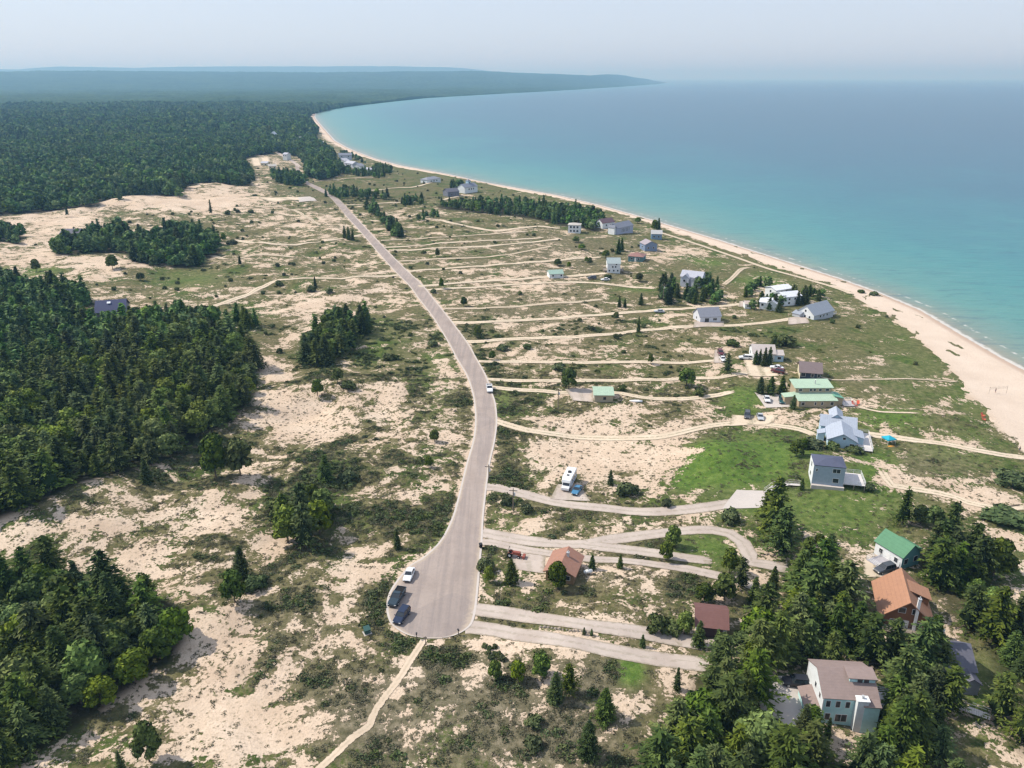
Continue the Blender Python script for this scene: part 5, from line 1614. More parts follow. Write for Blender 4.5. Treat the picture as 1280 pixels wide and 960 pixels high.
# grey roof with columns
h = House('house', 'wide house with grey roof and tall white window bays near the beach', (772, 293.5), (791, 291), 8, 4.2, wallm('lilac', (.40, .43, .54)), shingle('slategrey', (.20, .215, .26)), 'gx', 2.6, .4)
for u in (-4, -2.4, -.8, .8, 2.4, 4): h.window('F', u, 1.0, .7, 2.6)
h.window('L', 0, 1, 1.4, 1.4); h.window('L', 1.5, 3.2, 1.0, 1.0); h.body(-h.w / 2 - .8, 0, 1.8, 5, 4.6, 'gy', 1.4, .3, names=('end_gable', 'end_roof'), wm=WHT)
# small blue shore house
h = House('house', 'small steel blue house with light roof next to the shore path', (814, 299), (827, 300), 7, 3.8, wallm('steel', (.20, .30, .42)), shingle('fawn2', (.42, .42, .42)), 'gx', 1.8, .4)
h.window('F', -1.6, 1.4, 1.1, 1.1); h.window('F', 1.4, 1.4, 1.1, 1.1); h.window('L', 0, 1.4, 1.1, 1.2)
# grey blue gabled
h = House('house', 'slate blue house with pinkish grey roof above the teal cottage', (806, 314), (821, 314), 8, 3.8, wallm('slate2', (.19, .25, .36)), shingle('pinkgrey', (.33, .29, .31)), 'gy', 1.8, .4)
h.window('F', -1.8, 1.2, 1.1, 1.1); h.window('F', 1.6, 1.2, 1.1, 1.1); h.window('L', 0, 1.4, 1.3, 1.1)
# red roof teal cottage
h = House('cottage', 'low teal cottage with dull red roof beside the pink sand bank', (785, 327), (803, 327.5), 8, 2.6, wallm('seateal', (.10, .20, .21)), shingle('dullred', (.27, .15, .13)), 'hip', 1.6, .45, cat='cottage')
h.window('F', -2, .9, 1.2, 1.1); h.window('F', 1.8, .9, 1.2, 1.1); h.door('F', 0)
# far pair
h = House('house', 'dark grey far house with white edge left of the turreted one', (560, 246), (574, 245), 9, 4.0, wallm('darkgrey2', (.17, .18, .22)), shingle('darkgrey', (.125, .125, .155)), 'gx', 2.4, .4)
h.window('F', -2, 1.2, 1.3, 1.3); h.window('F', 2, 1.2, 1.3, 1.3); h.window('L', 0, 1.5, 1.2, 1.2)
h = House('house', 'tall far white and blue house with turret on the shore', (581, 242), (597, 240), 9, 5.2, WHT, shingle('slategrey', (.20, .215, .26)), 'gx', 2.6, .4)
h.body(1.8, 1.0, 3.2, 3.2, 9.6, 'hip', 1.6, .3, names=('turret', 'turret_roof'), wm=BLU); h.window('F', -2.6, 2.6, 1.5, 1.4); h.window('F', .4, 2.6, 1.5, 1.4); h.window('F', 3, 2.6, 1.3, 1.4); h.window('F', 1.8, 7.8, 1.2, 1.2, d=1.2)
h = House('house', 'far low white house with grey hipped roof alone near the shore', (534, 229), (551, 228), 9, 3.0, WHT, shingle('midgrey', (.24, .25, .29)), 'hip', 2.0, .5)
h.window('F', -4, .8, 1.6, 1.4); h.window('F', 0, .8, 1.6, 1.4); h.window('F', 4, .8, 1.6, 1.4); h.window('L', 0, .9, 1.4, 1.2)
# far cluster by the end of the road
for lab, A, B, d, hh, rs, rf, wm_, rm_ in (
        ('white gabled far house, left of the shore cluster beyond the road end', (421, 206), (431, 207), 9, 5, 2.4, 'gy', WHT, GR2),
        ('pale far house in the middle of the shore cluster beyond the road end', (431, 209), (441, 210), 9, 4.6, 2.2, 'gx', GW, GR2),
        ('white far house, right of the shore cluster beyond the road end', (441, 212), (450, 213), 8, 4.2, 2.2, 'gy', WHT, shingle('midgrey', (.24, .25, .29))),
        ('blue grey roofed far house behind the shore cluster', (424, 199), (440, 200), 9, 5.5, 2.4, 'gx', GW, shingle('slategrey', (.20, .215, .26))),
        ('pale grey far house low at the right of the shore cluster', (452, 215), (462, 216), 8, 3.4, 1.6, 'hip', GW, GR2),
        ('white far cottage in the trees between road end and beach', (397, 183), (405, 183), 9, 6, 2, 'gx', WHT, WR),
        ('white gabled house showing above the far wood', (338, 177), (345, 177), 12, 10, 5, 'gy', WHT, WR),
        ('small white far house, left one at the pink clearing', (309, 191), (315, 191), 9, 7, 2, 'gx', WHT, WR),
        ('small white far house, right one at the pink clearing', (320, 191), (326, 191), 9, 7, 2, 'gx', WHT, WR),
        ('pale far garage at the pink clearing edge', (354, 200), (359, 200), 8, 7, 1.6, 'gx', WHT, GR2),
        ('pale low far building front of the pink clearing', (326, 207), (334, 207), 8, 3, 1.6, 'gx', wallm('cream', (.62, .56, .40)), GR2),
        ('pinkish far building among trees left of the road end', (336, 212), (346, 212), 8, 3.6, 1.8, 'gx', wallm('cream', (.62, .56, .40)), shingle('fawn', (.45, .42, .38))),
        ('tiny pale house on the far bay shore, nearest to the bend', (450, 129.2), (452.4, 129), 14, 7, 3, 'gx', WHT, GR2),
        ('tiny white house on the far bay shore, middle one', (524, 121.6), (526.2, 121.5), 16, 9, 3, 'gx', WHT, WR),
        ('tiny pale house on the far bay shore, farthest', (600, 117.2), (602, 117.1), 18, 9, 3, 'gx', WHT, GR2),
        ('grey far house in the wood above the white cottage', (376, 181), (388, 181), 10, 9, 2.5, 'gx', GW, GR2)):
    h = House('house', lab, A, B, d, hh, wm_, rm_, rf, rs, .4)
    for u in (-.28, .25): h.window('F', u * h.w, hh - 2.2, 1.4, 1.4)
# navy roof in the left wood
h = House('house', 'long navy blue roof with a bright skylight in the left wood', (122, 403), (158, 400), 12, 4.6, wallm('darkgrey2', (.17, .18, .22)), shingle('navy2', (.045, .052, .11)), 'gx', 3.4, .6)
mb = MB(); mb.prism([(-1.4, -2.6, 7.25), (0, -2.6, 7.25), (0, -1.6, 7.8), (-1.4, -1.6, 7.8)], .1); h.part('skylight', mb, simple('skylight_glass', (.75, .78, .85), .1, .8, .03))
h.window('F', -3, 1.5, 1.6, 1.4); h.window('F', 2, 1.5, 1.6, 1.4)
h = House('house', 'dark grey house on the left of the upper left grove', (77, 304), (99, 303), 10, 5.0, wallm('charcoal', (.06, .065, .08)), shingle('darkgrey', (.125, .125, .155)), 'gx', 2.4, .5)
h.window('F', -3, 2, 1.6, 1.4); h.window('F', 2, 2, 1.6, 1.4); h.window('L', 0, 2, 1.4, 1.4)


# ------------------------------------------------------------------ vehicles
def paint(key, c): return simple('car_paint_' + key, c, .28, .55, .05)


def loft_sections(mb, secs):
    """secs: list of (y, [(x,z)...]) closed half-rings; mirrored on x"""
    n = len(secs[0][1]); ring = []
    for y, pr in secs:
        full = [(x, y, z) for x, z in pr] + [(-x, y, z) for x, z in reversed(pr)]
        ring.append(full)
    m = len(ring[0]); V = [p for r in ring for p in r]; F = []
    for i in range(len(ring) - 1):
        for k in range(m):
            F.append((i * m + k, i * m + (k + 1) % m, (i + 1) * m + (k + 1) % m, (i + 1) * m + k))
    F.append(tuple(range(m))); F.append(tuple(reversed(range((len(ring) - 1) * m, len(ring) * m))))
    mb.add(V, F)


def vehicle(front, rear, kind, col, label, group=None, name=None, L=None, cat=None):
    """front / rear: spots on the ground under the bumpers"""
    a = P3(*front); b = P3(*rear)
    d = a - b; d.z = 0
    rz = math.atan2(d.y, d.x) - PI / 2
    c = (a + b) / 2
    gz = float(H(np.array([c.x]), np.array([c.y]))[0]) + float(lift(math.hypot(c.x, c.y))) + .05
    name = name or {'sedan': 'car', 'suv': 'suv', 'pickup': 'pickup_truck'}[kind]
    r = empty(name, (c.x, c.y, gz), rz); tag(r, label, cat or {'sedan': 'car', 'suv': 'car', 'pickup': 'pickup truck'}[kind], group)
    L = L or {'sedan': 4.6, 'suv': 4.7, 'pickup': 5.6}[kind]; W = {'sedan': 1.78, 'suv': 1.88, 'pickup': 1.98}[kind] / 2
    hood = {'sedan': .82, 'suv': 1.0, 'pickup': 1.12}[kind]; roof = {'sedan': 1.42, 'suv': 1.70, 'pickup': 1.85}[kind]; belt = hood + .08
    P = paint(*col); s = L / 2; mb = MB()

    def sec(y, wf, zlow, ztop): return (y, [(W * wf * .9, zlow), (W * wf, zlow + .18), (W * wf, ztop - .16), (W * wf * .88, ztop)])
    bed = kind == 'pickup'
    loft_sections(mb, [sec(s, .80, .38, hood * .72), sec(s - .12, .92, .27, hood * .86), sec(s - .7, 1.0, .25, hood * .96), sec(s * .42, 1.0, .25, belt),
                       sec(-s * .1, 1.0, .25, belt), sec(-s * .62, 1.0, .25, belt), sec(-s + .35, .98, .27, belt * .98), sec(-s, .86, .40, belt * .86)])
    mb.build('body', P, r, smooth=False, bevel=.03)
    # glass house and roof
    if kind == 'sedan': y0, y1, t0, t1 = s * .36, -s * .72, s * .06, -s * .42
    elif kind == 'suv': y0, y1, t0, t1 = s * .42, -s * .96, s * .14, -s * .86
    else: y0, y1, t0, t1 = s * .40, -s * .20, s * .14, -s * .14
    g = MB(); w1, w2 = W * .93, W * .74
    V = [(-w1, y0, belt - .06), (w1, y0, belt - .06), (w1, y1, belt - .06), (-w1, y1, belt - .06), (-w2, t0, roof - .05), (w2, t0, roof - .05), (w2, t1, roof - .05), (-w2, t1, roof - .05)]
    g.add(V, [(0, 1, 2, 3), (4, 5, 6, 7), (0, 1, 5, 4), (1, 2, 6, 5), (2, 3, 7, 6), (3, 0, 4, 7)])
    cab = g.build('window', M['autoglass'], r, bevel=.02)
    rb = MB(); rb.box(-w2 - .02, w2 + .02, t1 - .02, t0 + .02, roof - .06, roof + .02)
    for sx in (-1, 1):   # pillars
        rb.bar((sx * w2, t0, roof - .04), (sx * w1, y0, belt), .05, 4); rb.bar((sx * w2, t1, roof - .04), (sx * w1, y1, belt), .07, 4)
        ym = (t0 + t1) / 2; rb.bar((sx * (w2 + .02), ym, roof - .04), (sx * (w1 + .01), ym, belt), .045, 4)
    rb.build('roof', P, r, bevel=.012)
    if bed:
        k = MB(); k.box(-W * .84, W * .84, -s + .12, y1 - .06, belt - .02, belt + .02); k.build('cargo_bed', simple('bed_liner', (.02, .02, .02), .8, .1), r)
        k = MB()
        for sx in (-1, 1): k.box(sx * W * .93 - .06, sx * W * .93 + .06, -s + .05, y1 - .04, belt - .04, belt + .16)
        k.box(-W * .95, W * .95, -s + .02, -s + .12, belt - .2, belt + .15); k.build('bed_side', P, r)
    for sx in (-1, 1):
        k = MB(); k.box(sx * W * .72 - .16, sx * W * .72 + .16, s - .1, s + .012, hood * .62, hood * .62 + .15); k.build('headlight', M['lamp'], r)
        k = MB(); k.box(sx * W * .74 - .12, sx * W * .74 + .12, -s - .012, -s + .1, belt * .68, belt * .68 + .16); k.build('tail_light', M['redlamp'], r)
        k = MB(); k.box(sx * (W + .02), sx * (W + .17), y0 - .22, y0 - .08, belt, belt + .14); k.build('mirror', P, r)
        for yy in (s * .62, -s * .60):
            R_ = {'sedan': .32, 'suv': .37, 'pickup': .40}[kind]
            k = MB(); k.bar((sx * (W - .2), yy, R_), (sx * (W + .02), yy, R_), R_, 16); wh = k.build('wheel', M['rubber'], r)
            k = MB(); k.bar((sx * (W - .02), yy, R_), (sx * (W + .035), yy, R_), R_ * .62, 10); k.build('rim', M['rim'], wh)
    k = MB(); k.box(-W * .8, W * .8, s - .03, s + .02, .34, .5); k.box(-W * .8, W * .8, -s - .02, -s + .03, .36, .52); k.build('bumper', simple('black_plastic', (.03, .03, .03), .6, .3), r)
    return r


WH = ('white', (.72, .73, .74)); BK = ('black', (.012, .013, .018)); NV = ('navy', (.012, .022, .055)); SV = ('silver', (.42, .44, .47)); GY = ('charcoal', (.06, .065, .075)); MR = ('maroon', (.10, .012, .018))
vehicle((613, 494), (611, 483), 'pickup', WH, 'white pickup truck driving on the long road')
vehicle((508, 730), (515, 713), 'sedan', ('pearl', (.66, .68, .70)), 'white car parked farthest up on the cul-de-sac', 'vehicles parked on the cul-de-sac')
vehicle((489.5, 761), (503, 740), 'pickup', ('bluegreen', (.022, .040, .055)), 'dark blue green pickup with open bed parked in the middle on the cul-de-sac', 'vehicles parked on the cul-de-sac')
vehicle((494.5, 784), (510, 763), 'suv', NV, 'dark navy suv parked nearest the camera on the cul-de-sac', 'vehicles parked on the cul-de-sac')
vehicle((718, 620), (724, 611), 'sedan', ('skyblue', (.055, .19, .33)), 'blue car parked beside the white motorhome')
vehicle((934, 526), (934, 517), 'suv', GY, 'dark grey car parked left on the sandy turnout')
vehicle((951.5, 528), (948.5, 519), 'sedan', SV, 'silver car parked right on the sandy turnout')
vehicle((960, 506), (957, 497), 'sedan', ('pearl', (.66, .68, .70)), 'white car on the concrete pad of the sage roofed house')
vehicle((979, 508), (976, 498), 'suv', ('darkteal', (.012, .07, .08)), 'dark teal car on the concrete pad of the sage roofed house')
vehicle((925, 449), (938, 449.5), 'suv', WH, 'white suv beside the left wall of the white house')
vehicle((966, 461), (975, 462), 'sedan', WH, 'white car, rear one of two below the white house spruces')
vehicle((967, 465.5), (977, 467), 'suv', MR, 'dark maroon car, front one of two below the white house spruces')
vehicle((902, 446), (899, 440), 'suv', MR, 'dark red car at the end of the upper middle drive')
vehicle((984, 855), (1006, 858), 'suv', BK, 'black suv in the driveway of the teal house')
vehicle((1098, 716), (1112, 713), 'suv', GY, 'dark vehicle beside the deck of the bright green roofed house')
vehicle((736, 349), (744, 349), 'suv', GY, 'dark car near the tiny sage cottage')
vehicle((821, 391), (827, 391), 'sedan', SV, 'silver car on the drive by the middle utility pole')
vehicle((754, 351), (759, 351), 'sedan', WH, 'small white car in front of the tall white gabled house')
vehicle((905, 453), (902, 449), 'sedan', WH, 'white car behind the tall stemmed tree on the upper drive')

# motorhome
a = P3(706, 616); b = P3(715, 598); d = a - b; rz = math.atan2(d.y, d.x) - PI / 2; c = (a + b) / 2
r = empty('motorhome', (c.x, c.y, float(H(np.array([c.x]), np.array([c.y]))[0]) + .15), rz); tag(r, 'white motorhome with blue side stripes parked on a gravel pull-off', 'motorhome')
mb = MB(); mb.box(-1.22, 1.22, -3.9, 1.9, .55, 3.1); mb.build('body', paint(*WH), r, bevel=.08)
mb = MB(); mb.add([(-1.2, 1.9, 2.0), (1.2, 1.9, 2.0), (1.2, 1.9, 3.08), (-1.2, 1.9, 3.08), (-1.1, 3.1, 2.15), (1.1, 3.1, 2.15), (1.05, 2.9, 2.75), (-1.05, 2.9, 2.75)], [(0, 1, 2, 3), (4, 5, 6, 7), (0, 1, 5, 4), (1, 2, 6, 5), (2, 3, 7, 6), (3, 0, 4, 7)]); mb.build('cab_over', paint(*WH), r)
mb = MB(); mb.add([(-1.0, 1.92, .45), (1.0, 1.92, .45), (1.0, 1.92, 1.98), (-1.0, 1.92, 1.98), (-.98, 3.9, .45), (.98, 3.9, .45), (.98, 3.9, 1.05), (-.98, 3.9, 1.05), (.95, 2.95, 1.25), (-.95, 2.95, 1.25), (.9, 2.5, 1.98), (-.9, 2.5, 1.98)],
                 [(0, 1, 5, 4), (4, 5, 6, 7), (7, 6, 8, 9), (9, 8, 10, 11), (11, 10, 2, 3), (1, 2, 10, 8, 6, 5), (0, 4, 7, 9, 11, 3)]); mb.build('cab', paint(*WH), r)
mb = MB(); mb.add([(-.86, 2.99, 1.30), (.86, 2.99, 1.30), (.82, 2.58, 1.93), (-.82, 2.58, 1.93)], [(0, 1, 2, 3)]); mb.build('windscreen', M['autoglass'], r)
mb = MB()
for sx in (-1, 1): mb.box(sx * 1.22 - .012, sx * 1.22 + .012, -3.7, 1.7, 1.25, 1.55); mb.box(sx * 1.22 - .014, sx * 1.22 + .014, -3.7, 0, .95, 1.1)
mb.build('stripe', simple('blue_stripe', (.05, .16, .34)), r)
for (y, z, w_) in ((-2.8, 1.8, 1.1), (-.6, 1.8, 1.3), (1.1, 1.8, .6)):
    for sx in (-1, 1):
        mb = MB(); mb.box(sx * 1.22 - .018, sx * 1.22 + .018, y - w_ / 2, y + w_ / 2, z, z + .65); mb.build('window', M['autoglass'], r)
mb = MB(); mb.box(-.4, .4, -1.4, -.5, 3.1, 3.4); mb.build('roof_unit', simple('black_plastic', (.03, .03, .03), .6, .3), r, bevel=.05)
mb = MB(); mb.box(-.3, .3, .5, 1.1, 3.1, 3.22); mb.build('roof_vent', simple('black_plastic', (.03, .03, .03), .6, .3), r)
for sx in (-1, 1):
    for y in (3.0, -2.2):
        k = MB(); k.bar((sx * .85, y, .4), (sx * 1.12, y, .4), .4, 16); wh = k.build('wheel', M['rubber'], r)
        k = MB(); k.bar((sx * 1.08, y, .4), (sx * 1.14, y, .4), .22, 10); k.build('rim', M['rim'], wh)
    k = MB(); k.box(sx * .7 - .15, sx * .7 + .15, 3.86, 3.915, .7, .9); k.build('headlight', M['lamp'], r)

# tractor with red body
p = P3(641, 696); r = empty('tractor', (p.x, p.y, p.z + .1), math.radians(-105)); tag(r, 'small red tractor with black wheels parked on gravel left of the orange cabin', 'tractor')
RED = simple('tractor_red', (.27, .075, .05), .4, .4, .1)
mb = MB(); mb.box(-.38, .38, .1, 1.7, .7, 1.35); mb.build('hood', RED, r, bevel=.06)
mb = MB(); mb.box(-.45, .45, -.9, .1, .6, .95); mb.box(-.7, -.45, -1.0, -.1, .95, 1.15); mb.box(.45, .7, -1.0, -.1, .95, 1.15); mb.build('fender', RED, r, bevel=.04)
mb = MB(); mb.box(-.25, .25, -.7, -.2, 1.0, 1.15); mb.box(-.25, .25, -.75, -.65, 1.1, 1.55); mb.build('seat', M['rubber'], r, bevel=.03)
mb = MB(); mb.bar((-.5, -.8, .9), (-.5, -.8, 2.2), .04); mb.bar((.5, -.8, .9), (.5, -.8, 2.2), .04); mb.bar((-.5, -.8, 2.2), (.5, -.8, 2.2), .04); mb.build('roll_bar', M['rubber'], r)
mb = MB(); mb.box(-.7, .7, 2.2, 2.75, .2, .7); mb.bar((-.4, .5, .9), (-.4, 2.3, .5), .06); mb.bar((.4, .5, .9), (.4, 2.3, .5), .06); mb.build('loader_bucket', RED, r)
for sx in (-1, 1):
    for y, R_, wd in ((-.55, .6, .3), (1.4, .36, .2)):
        k = MB(); k.bar((sx * .5, y, R_), (sx * (.5 + wd), y, R_), R_, 16); wh = k.build('wheel', M['rubber'], r)
        k = MB(); k.bar((sx * (.48 + wd), y, R_), (sx * (.52 + wd), y, R_), R_ * .45, 10); k.build('rim', M['trim'], wh)

# ------------------------------------------------------------------ utility poles, bins, signs, beach things
def pole(px, py, hgt, lab):
    p = P3(px, py); r = empty('utility_pole', p, random.uniform(-.3, .3)); tag(r, lab, 'utility pole', 'wooden utility poles')
    mb = MB(); mb.bar((0, 0, -.8), (0, 0, hgt), .15, 8, .11); mb.build('pole', M['pole'], r)
    mb = MB(); mb.box(-1.0, 1.0, -.06, .06, hgt - .7, hgt - .55); mb.build('crossarm', M['pole'], r)
    for x in (-.85, 0, .85):
        k = MB(); k.bar((x, 0, hgt - .55 if x else hgt), (x, 0, hgt - .33 if x else hgt + .22), .05, 6); k.build('insulator', M['trim'], r)
    k = MB(); k.bar((.3, 0, hgt - 2.0), (.3, 0, hgt - 1.2), .2, 10); k.build('transformer', M['metal'], r)


pole(641.5, 639, 6.2, 'utility pole above the looped drive near the road')
pole(697.5, 512, 7.0, 'utility pole on sand left of the green roofed cottage')
pole(828.5, 379, 9.0, 'utility pole on the middle drive left of the thicket')
pole(611, 598, 4.0, 'short pole at the right road edge above the motorhome drive')

for (px, py, lab) in ((601, 685, 'black wheeled bin at the mouth of the looped drive'), (573, 794, 'black mailbox post right of the cul-de-sac end')):
    p = P3(px, py)
    if 'bin' in lab:
        r = empty('wheeled_bin', (p.x, p.y, p.z + .1), .4); tag(r, lab, 'bin')
        mb = MB(); mb.add([(-.24, -.28, .08), (.24, -.28, .08), (.24, .28, .08), (-.24, .28, .08), (-.3, -.36, 1.0), (.3, -.36, 1.0), (.3, .36, 1.0), (-.3, .36, 1.0)], [(0, 1, 2, 3), (4, 5, 6, 7), (0, 1, 5, 4), (1, 2, 6, 5), (2, 3, 7, 6), (3, 0, 4, 7)]); mb.build('body', M['rubber'], r)
        mb = MB(); mb.box(-.33, .33, -.4, .4, 1.0, 1.08); mb.build('lid', simple('black_plastic', (.03, .03, .03), .6, .3), r, bevel=.02)
        for sx in (-1, 1): mb = MB(); mb.bar((sx * .2, .28, .12), (sx * .3, .28, .12), .12, 10); mb.build('wheel', M['rubber'], r)
    else:
        r = empty('mailbox', (p.x, p.y, p.z), .4); tag(r, lab, 'mailbox')
        mb = MB(); mb.box(-.07, .07, -.07, .07, -.3, 1.1); mb.build('post', M['pole'], r)
        mb = MB(); mb.box(-.15, .15, -.3, .3, 1.1, 1.35); mb.build('box', simple('black_plastic', (.03, .03, .03), .6, .3), r, bevel=.06)
p = P3(521, 799); r = empty('mailbox', (p.x, p.y, p.z), .1); tag(r, 'dark mailbox post at the lower left rim of the cul-de-sac', 'mailbox')
mb = MB(); mb.box(-.07, .07, -.07, .07, -.3, 1.15); mb.build('post', M['pole'], r)
mb = MB(); mb.box(-.15, .15, -.28, .28, 1.15, 1.42); mb.build('box', simple('black_plastic', (.03, .03, .03), .6, .3), r, bevel=.06)
p = P3(532, 806); r = empty('signpost', (p.x, p.y, p.z), .1); tag(r, 'thin wooden post where the sand track leaves the cul-de-sac', 'post')
mb = MB(); mb.box(-.07, .07, -.07, .07, -.3, 1.9); mb.build('post', M['pole'], r)
mb = MB(); mb.box(-.3, .3, -.1, -.072, 1.35, 1.8); mb.build('board', M['wood'], r)
p = P3(459, 791); r = empty('utility_cabinet', (p.x, p.y, p.z), .5); tag(r, 'dark green utility cabinet on sand left of the cul-de-sac', 'utility cabinet')
G_ = simple('cabinet_green', (.03, .085, .075), .5, .4)
mb = MB(); mb.box(-.55, .55, -.5, .5, .05, .95); mb.build('body', G_, r, bevel=.04)
mb = MB(); mb.prism([(-.6, -.6, .95), (.6, -.6, .95), (.6, .6, 1.25), (-.6, .6, 1.25)], .06); mb.build('lid', G_, r)
mb = MB(); mb.box(-.75, .75, -.7, .7, -.2, .05); mb.build('base', M['concrete'], r)
p = P3(735, 718); r = empty('gas_tank', (p.x, p.y, p.z), .2); tag(r, 'white gas tank in the yard right of the orange cabin', 'gas tank')
mb = MB(); mb.bar((-.75, 0, .75), (.75, 0, .75), .42, 14); mb.bar((-.95, 0, .75), (-.75, 0, .75), .2, 14, .42); mb.bar((.75, 0, .75), (.95, 0, .75), .42, 14, .2); mb.build('tank', M['trim'], r, smooth=True)
for sx in (-1, 1): mb = MB(); mb.box(sx * .5 - .08, sx * .5 + .08, -.3, .3, -.1, .45); mb.build('leg', M['concrete'], r)
mb = MB(); mb.bar((0, 0, 1.1), (0, 0, 1.32), .14, 10); mb.build('valve_cover', M['metal'], r)
p = P3(795, 502); r = empty('rowing_boat', (p.x, p.y, p.z), .1); tag(r, 'small white boat upturned on grass right of the green roofed cottage', 'boat')
mb = MB(); loft_sections(mb, [(-2.0, [(.45, .05), (.42, .3), (.2, .48)]), (-.8, [(.72, .03), (.62, .38), (.28, .6)]), (.8, [(.68, .03), (.58, .38), (.22, .6)]), (2.1, [(.06, .1), (.05, .3), (.02, .42)])]); mb.build('hull', M['trim'], r, smooth=True); r.rotation_euler[2] = 1.5
mb = MB(); mb.box(-.03, .03, -1.8, 1.9, .55, .66); mb.build('keel', M['wood'], r)

# turquoise canopy on sand
p = P3(1110, 554); r = empty('beach_canopy', p, .3); tag(r, 'turquoise pop-up canopy on sand right of the pale blue house', 'canopy')
mb = MB()
T = [(-1.4, -1.4, 1.7), (1.4, -1.4, 1.7), (1.4, 1.4, 1.7), (-1.4, 1.4, 1.7), (0, 0, 2.5)]
mb.add(T + [(x, y, z - .3) for x, y, z in T[:4]], [(0, 1, 4), (1, 2, 4), (2, 3, 4), (3, 0, 4), (0, 5, 6, 1), (1, 6, 7, 2), (2, 7, 8, 3), (3, 8, 5, 0)]); mb.build('canopy', simple('turquoise_cloth', (.02, .34, .46), .7, .2), r)
for x, y in ((-1.3, -1.3), (1.3, -1.3), (1.3, 1.3), (-1.3, 1.3)): mb = MB(); mb.bar((x, y, -.1), (x, y, 1.7), .04); mb.build('leg', M['trim'], r)
mb = MB(); mb.box(-1.6, .2, -2.3, -1.5, .0, .1); mb.build('mat', simple('orange_mat', (.55, .26, .05), .8), r)


def chair(px, py, rz, m, lab, grp=None):
    p = P3(px, py); r = empty('beach_chair', p, rz); tag(r, lab, 'chair', grp)
    mb = MB(); mb.box(-.42, .42, -.4, .4, .32, .38); mb.build('seat', m, r)
    mb = MB(); mb.prism([(-.42, .36, .36), (.42, .36, .36), (.42, .78, 1.15), (-.42, .78, 1.15)], .05); mb.build('backrest', m, r)
    for x, y in ((-.38, -.36), (.38, -.36), (-.38, .36), (.38, .36)): mb = MB(); mb.bar((x, y, 0), (x, y, .33), .035); mb.build('leg', m, r)
    for x in (-.46, .46): mb = MB(); mb.box(x - .06, x + .06, -.4, .45, .58, .62); mb.build('armrest', m, r)


OC = simple('coral_plastic', (.62, .12, .06), .5, .4)
chair(1067, 506, .3, OC, 'coral garden chair, left one on the sand below the sage roofed deck', 'coral garden chairs')
chair(1070, 508, 1.0, OC, 'coral garden chair, front one on the sand below the sage roofed deck', 'coral garden chairs')
chair(1072, 505.5, -.5, OC, 'coral garden chair, rear right one below the sage roofed deck', 'coral garden chairs')
chair(1229, 521, .4, OC, 'red beach chair, upper one on the dune ridge above the beach', 'red beach chairs')
chair(1230, 525.5, .8, OC, 'red beach chair, lower one on the dune ridge above the beach', 'red beach chairs')
# volleyball net
a = P3(1236, 492); b = P3(1243, 491); r = empty('volleyball_net', a, 0); tag(r, 'volleyball net on two posts standing on the open beach', 'net')
d = b - a; b2 = Vector((6.5, 1.0, 0))
mb = MB()
for k in range(5): z = 1.45 + k * .22; mb.bar((0, 0, z), (b2.x, b2.y, z), .010, 3)
for k in range(27): t = k / 26; mb.bar((b2.x * t, b2.y * t, 1.45), (b2.x * t, b2.y * t, 2.33), .008, 3)
mb.build('net', simple('dark_net', (.05, .05, .05)), r)
for q in ((0, 0), (b2.x, b2.y)): mb = MB(); mb.bar((*q, -.3), (*q, 2.45), .04, 6); mb.build('post', M['pole'], r)
# people on the beach end of the track
def person(px, py, shirt, shorts, lab, rz=0.0, hgt=1.72):
    p = P3(px, py)
    me = bpy.data.meshes.new('person'); V = [(0, 0, .95), (0, 0, 1.2), (0, 0, 1.42), (0, 0, 1.52), (0, .01, 1.66),
         (.17, 0, 1.40), (.25, .02, 1.14), (.27, .1, .90), (-.17, 0, 1.40), (-.25, -.02, 1.14), (-.27, .04, .90),
         (.09, 0, .90), (.10, .06, .48), (.10, .0, .06), (.10, .14, .03), (-.09, 0, .90), (-.10, -.08, .48), (-.10, -.14, .06), (-.10, 0, .03)]
    E = [(0, 1), (1, 2), (2, 3), (3, 4), (2, 5), (5, 6), (6, 7), (2, 8), (8, 9), (9, 10), (0, 11), (11, 12), (12, 13), (13, 14), (0, 15), (15, 16), (16, 17), (17, 18)]
    me.from_pydata(V, E, []); o = link_mesh('person', me); o.location = p; o.rotation_euler[2] = rz; o.scale = (hgt / 1.78,) * 3
    md = o.modifiers.new('skin', 'SKIN'); R_ = [.15, .14, .15, .055, .10, .055, .042, .03, .055, .042, .03, .09, .06, .04, .035, .09, .06, .04, .035]
    for v, r_ in zip(me.skin_vertices[0].data, R_): v.radius = (r_, r_ * (.8 if r_ > .13 else 1))
    me.skin_vertices[0].data[0].use_root = True
    s_ = o.modifiers.new('sub', 'SUBSURF'); s_.levels = 1; s_.render_levels = 1
    me.materials.append(simple('skin', (.42, .25, .18), .6, .3)); tag(o, lab, 'person')
    for nm, zr, m_, rr_ in (('shirt', (.98, 1.47), shirt, .165), ('shorts', (.62, .99), shorts, .165)):
        k = MB(); k.bar((0, 0, zr[0]), (0, 0, zr[1]), rr_, 12, rr_ * .92); k.build(nm, m_, o, smooth=True)
    k = MB(); k.bar((0, -.01, 1.66), (0, -.01, 1.78), .112, 10, .06); k.build('hair', simple('dark_hair', (.03, .02, .015)), o, smooth=True)
    return o


person(1244, 491, simple('dark_cloth', (.04, .045, .06)), simple('blue_cloth', (.05, .08, .16)), 'person in dark clothes standing right of the beach net', 1.0)
person(1274, 565, simple('dark_cloth', (.04, .045, .06)), simple('blue_cloth', (.05, .08, .16)), 'person in dark clothes where the sand track meets the beach', -1)
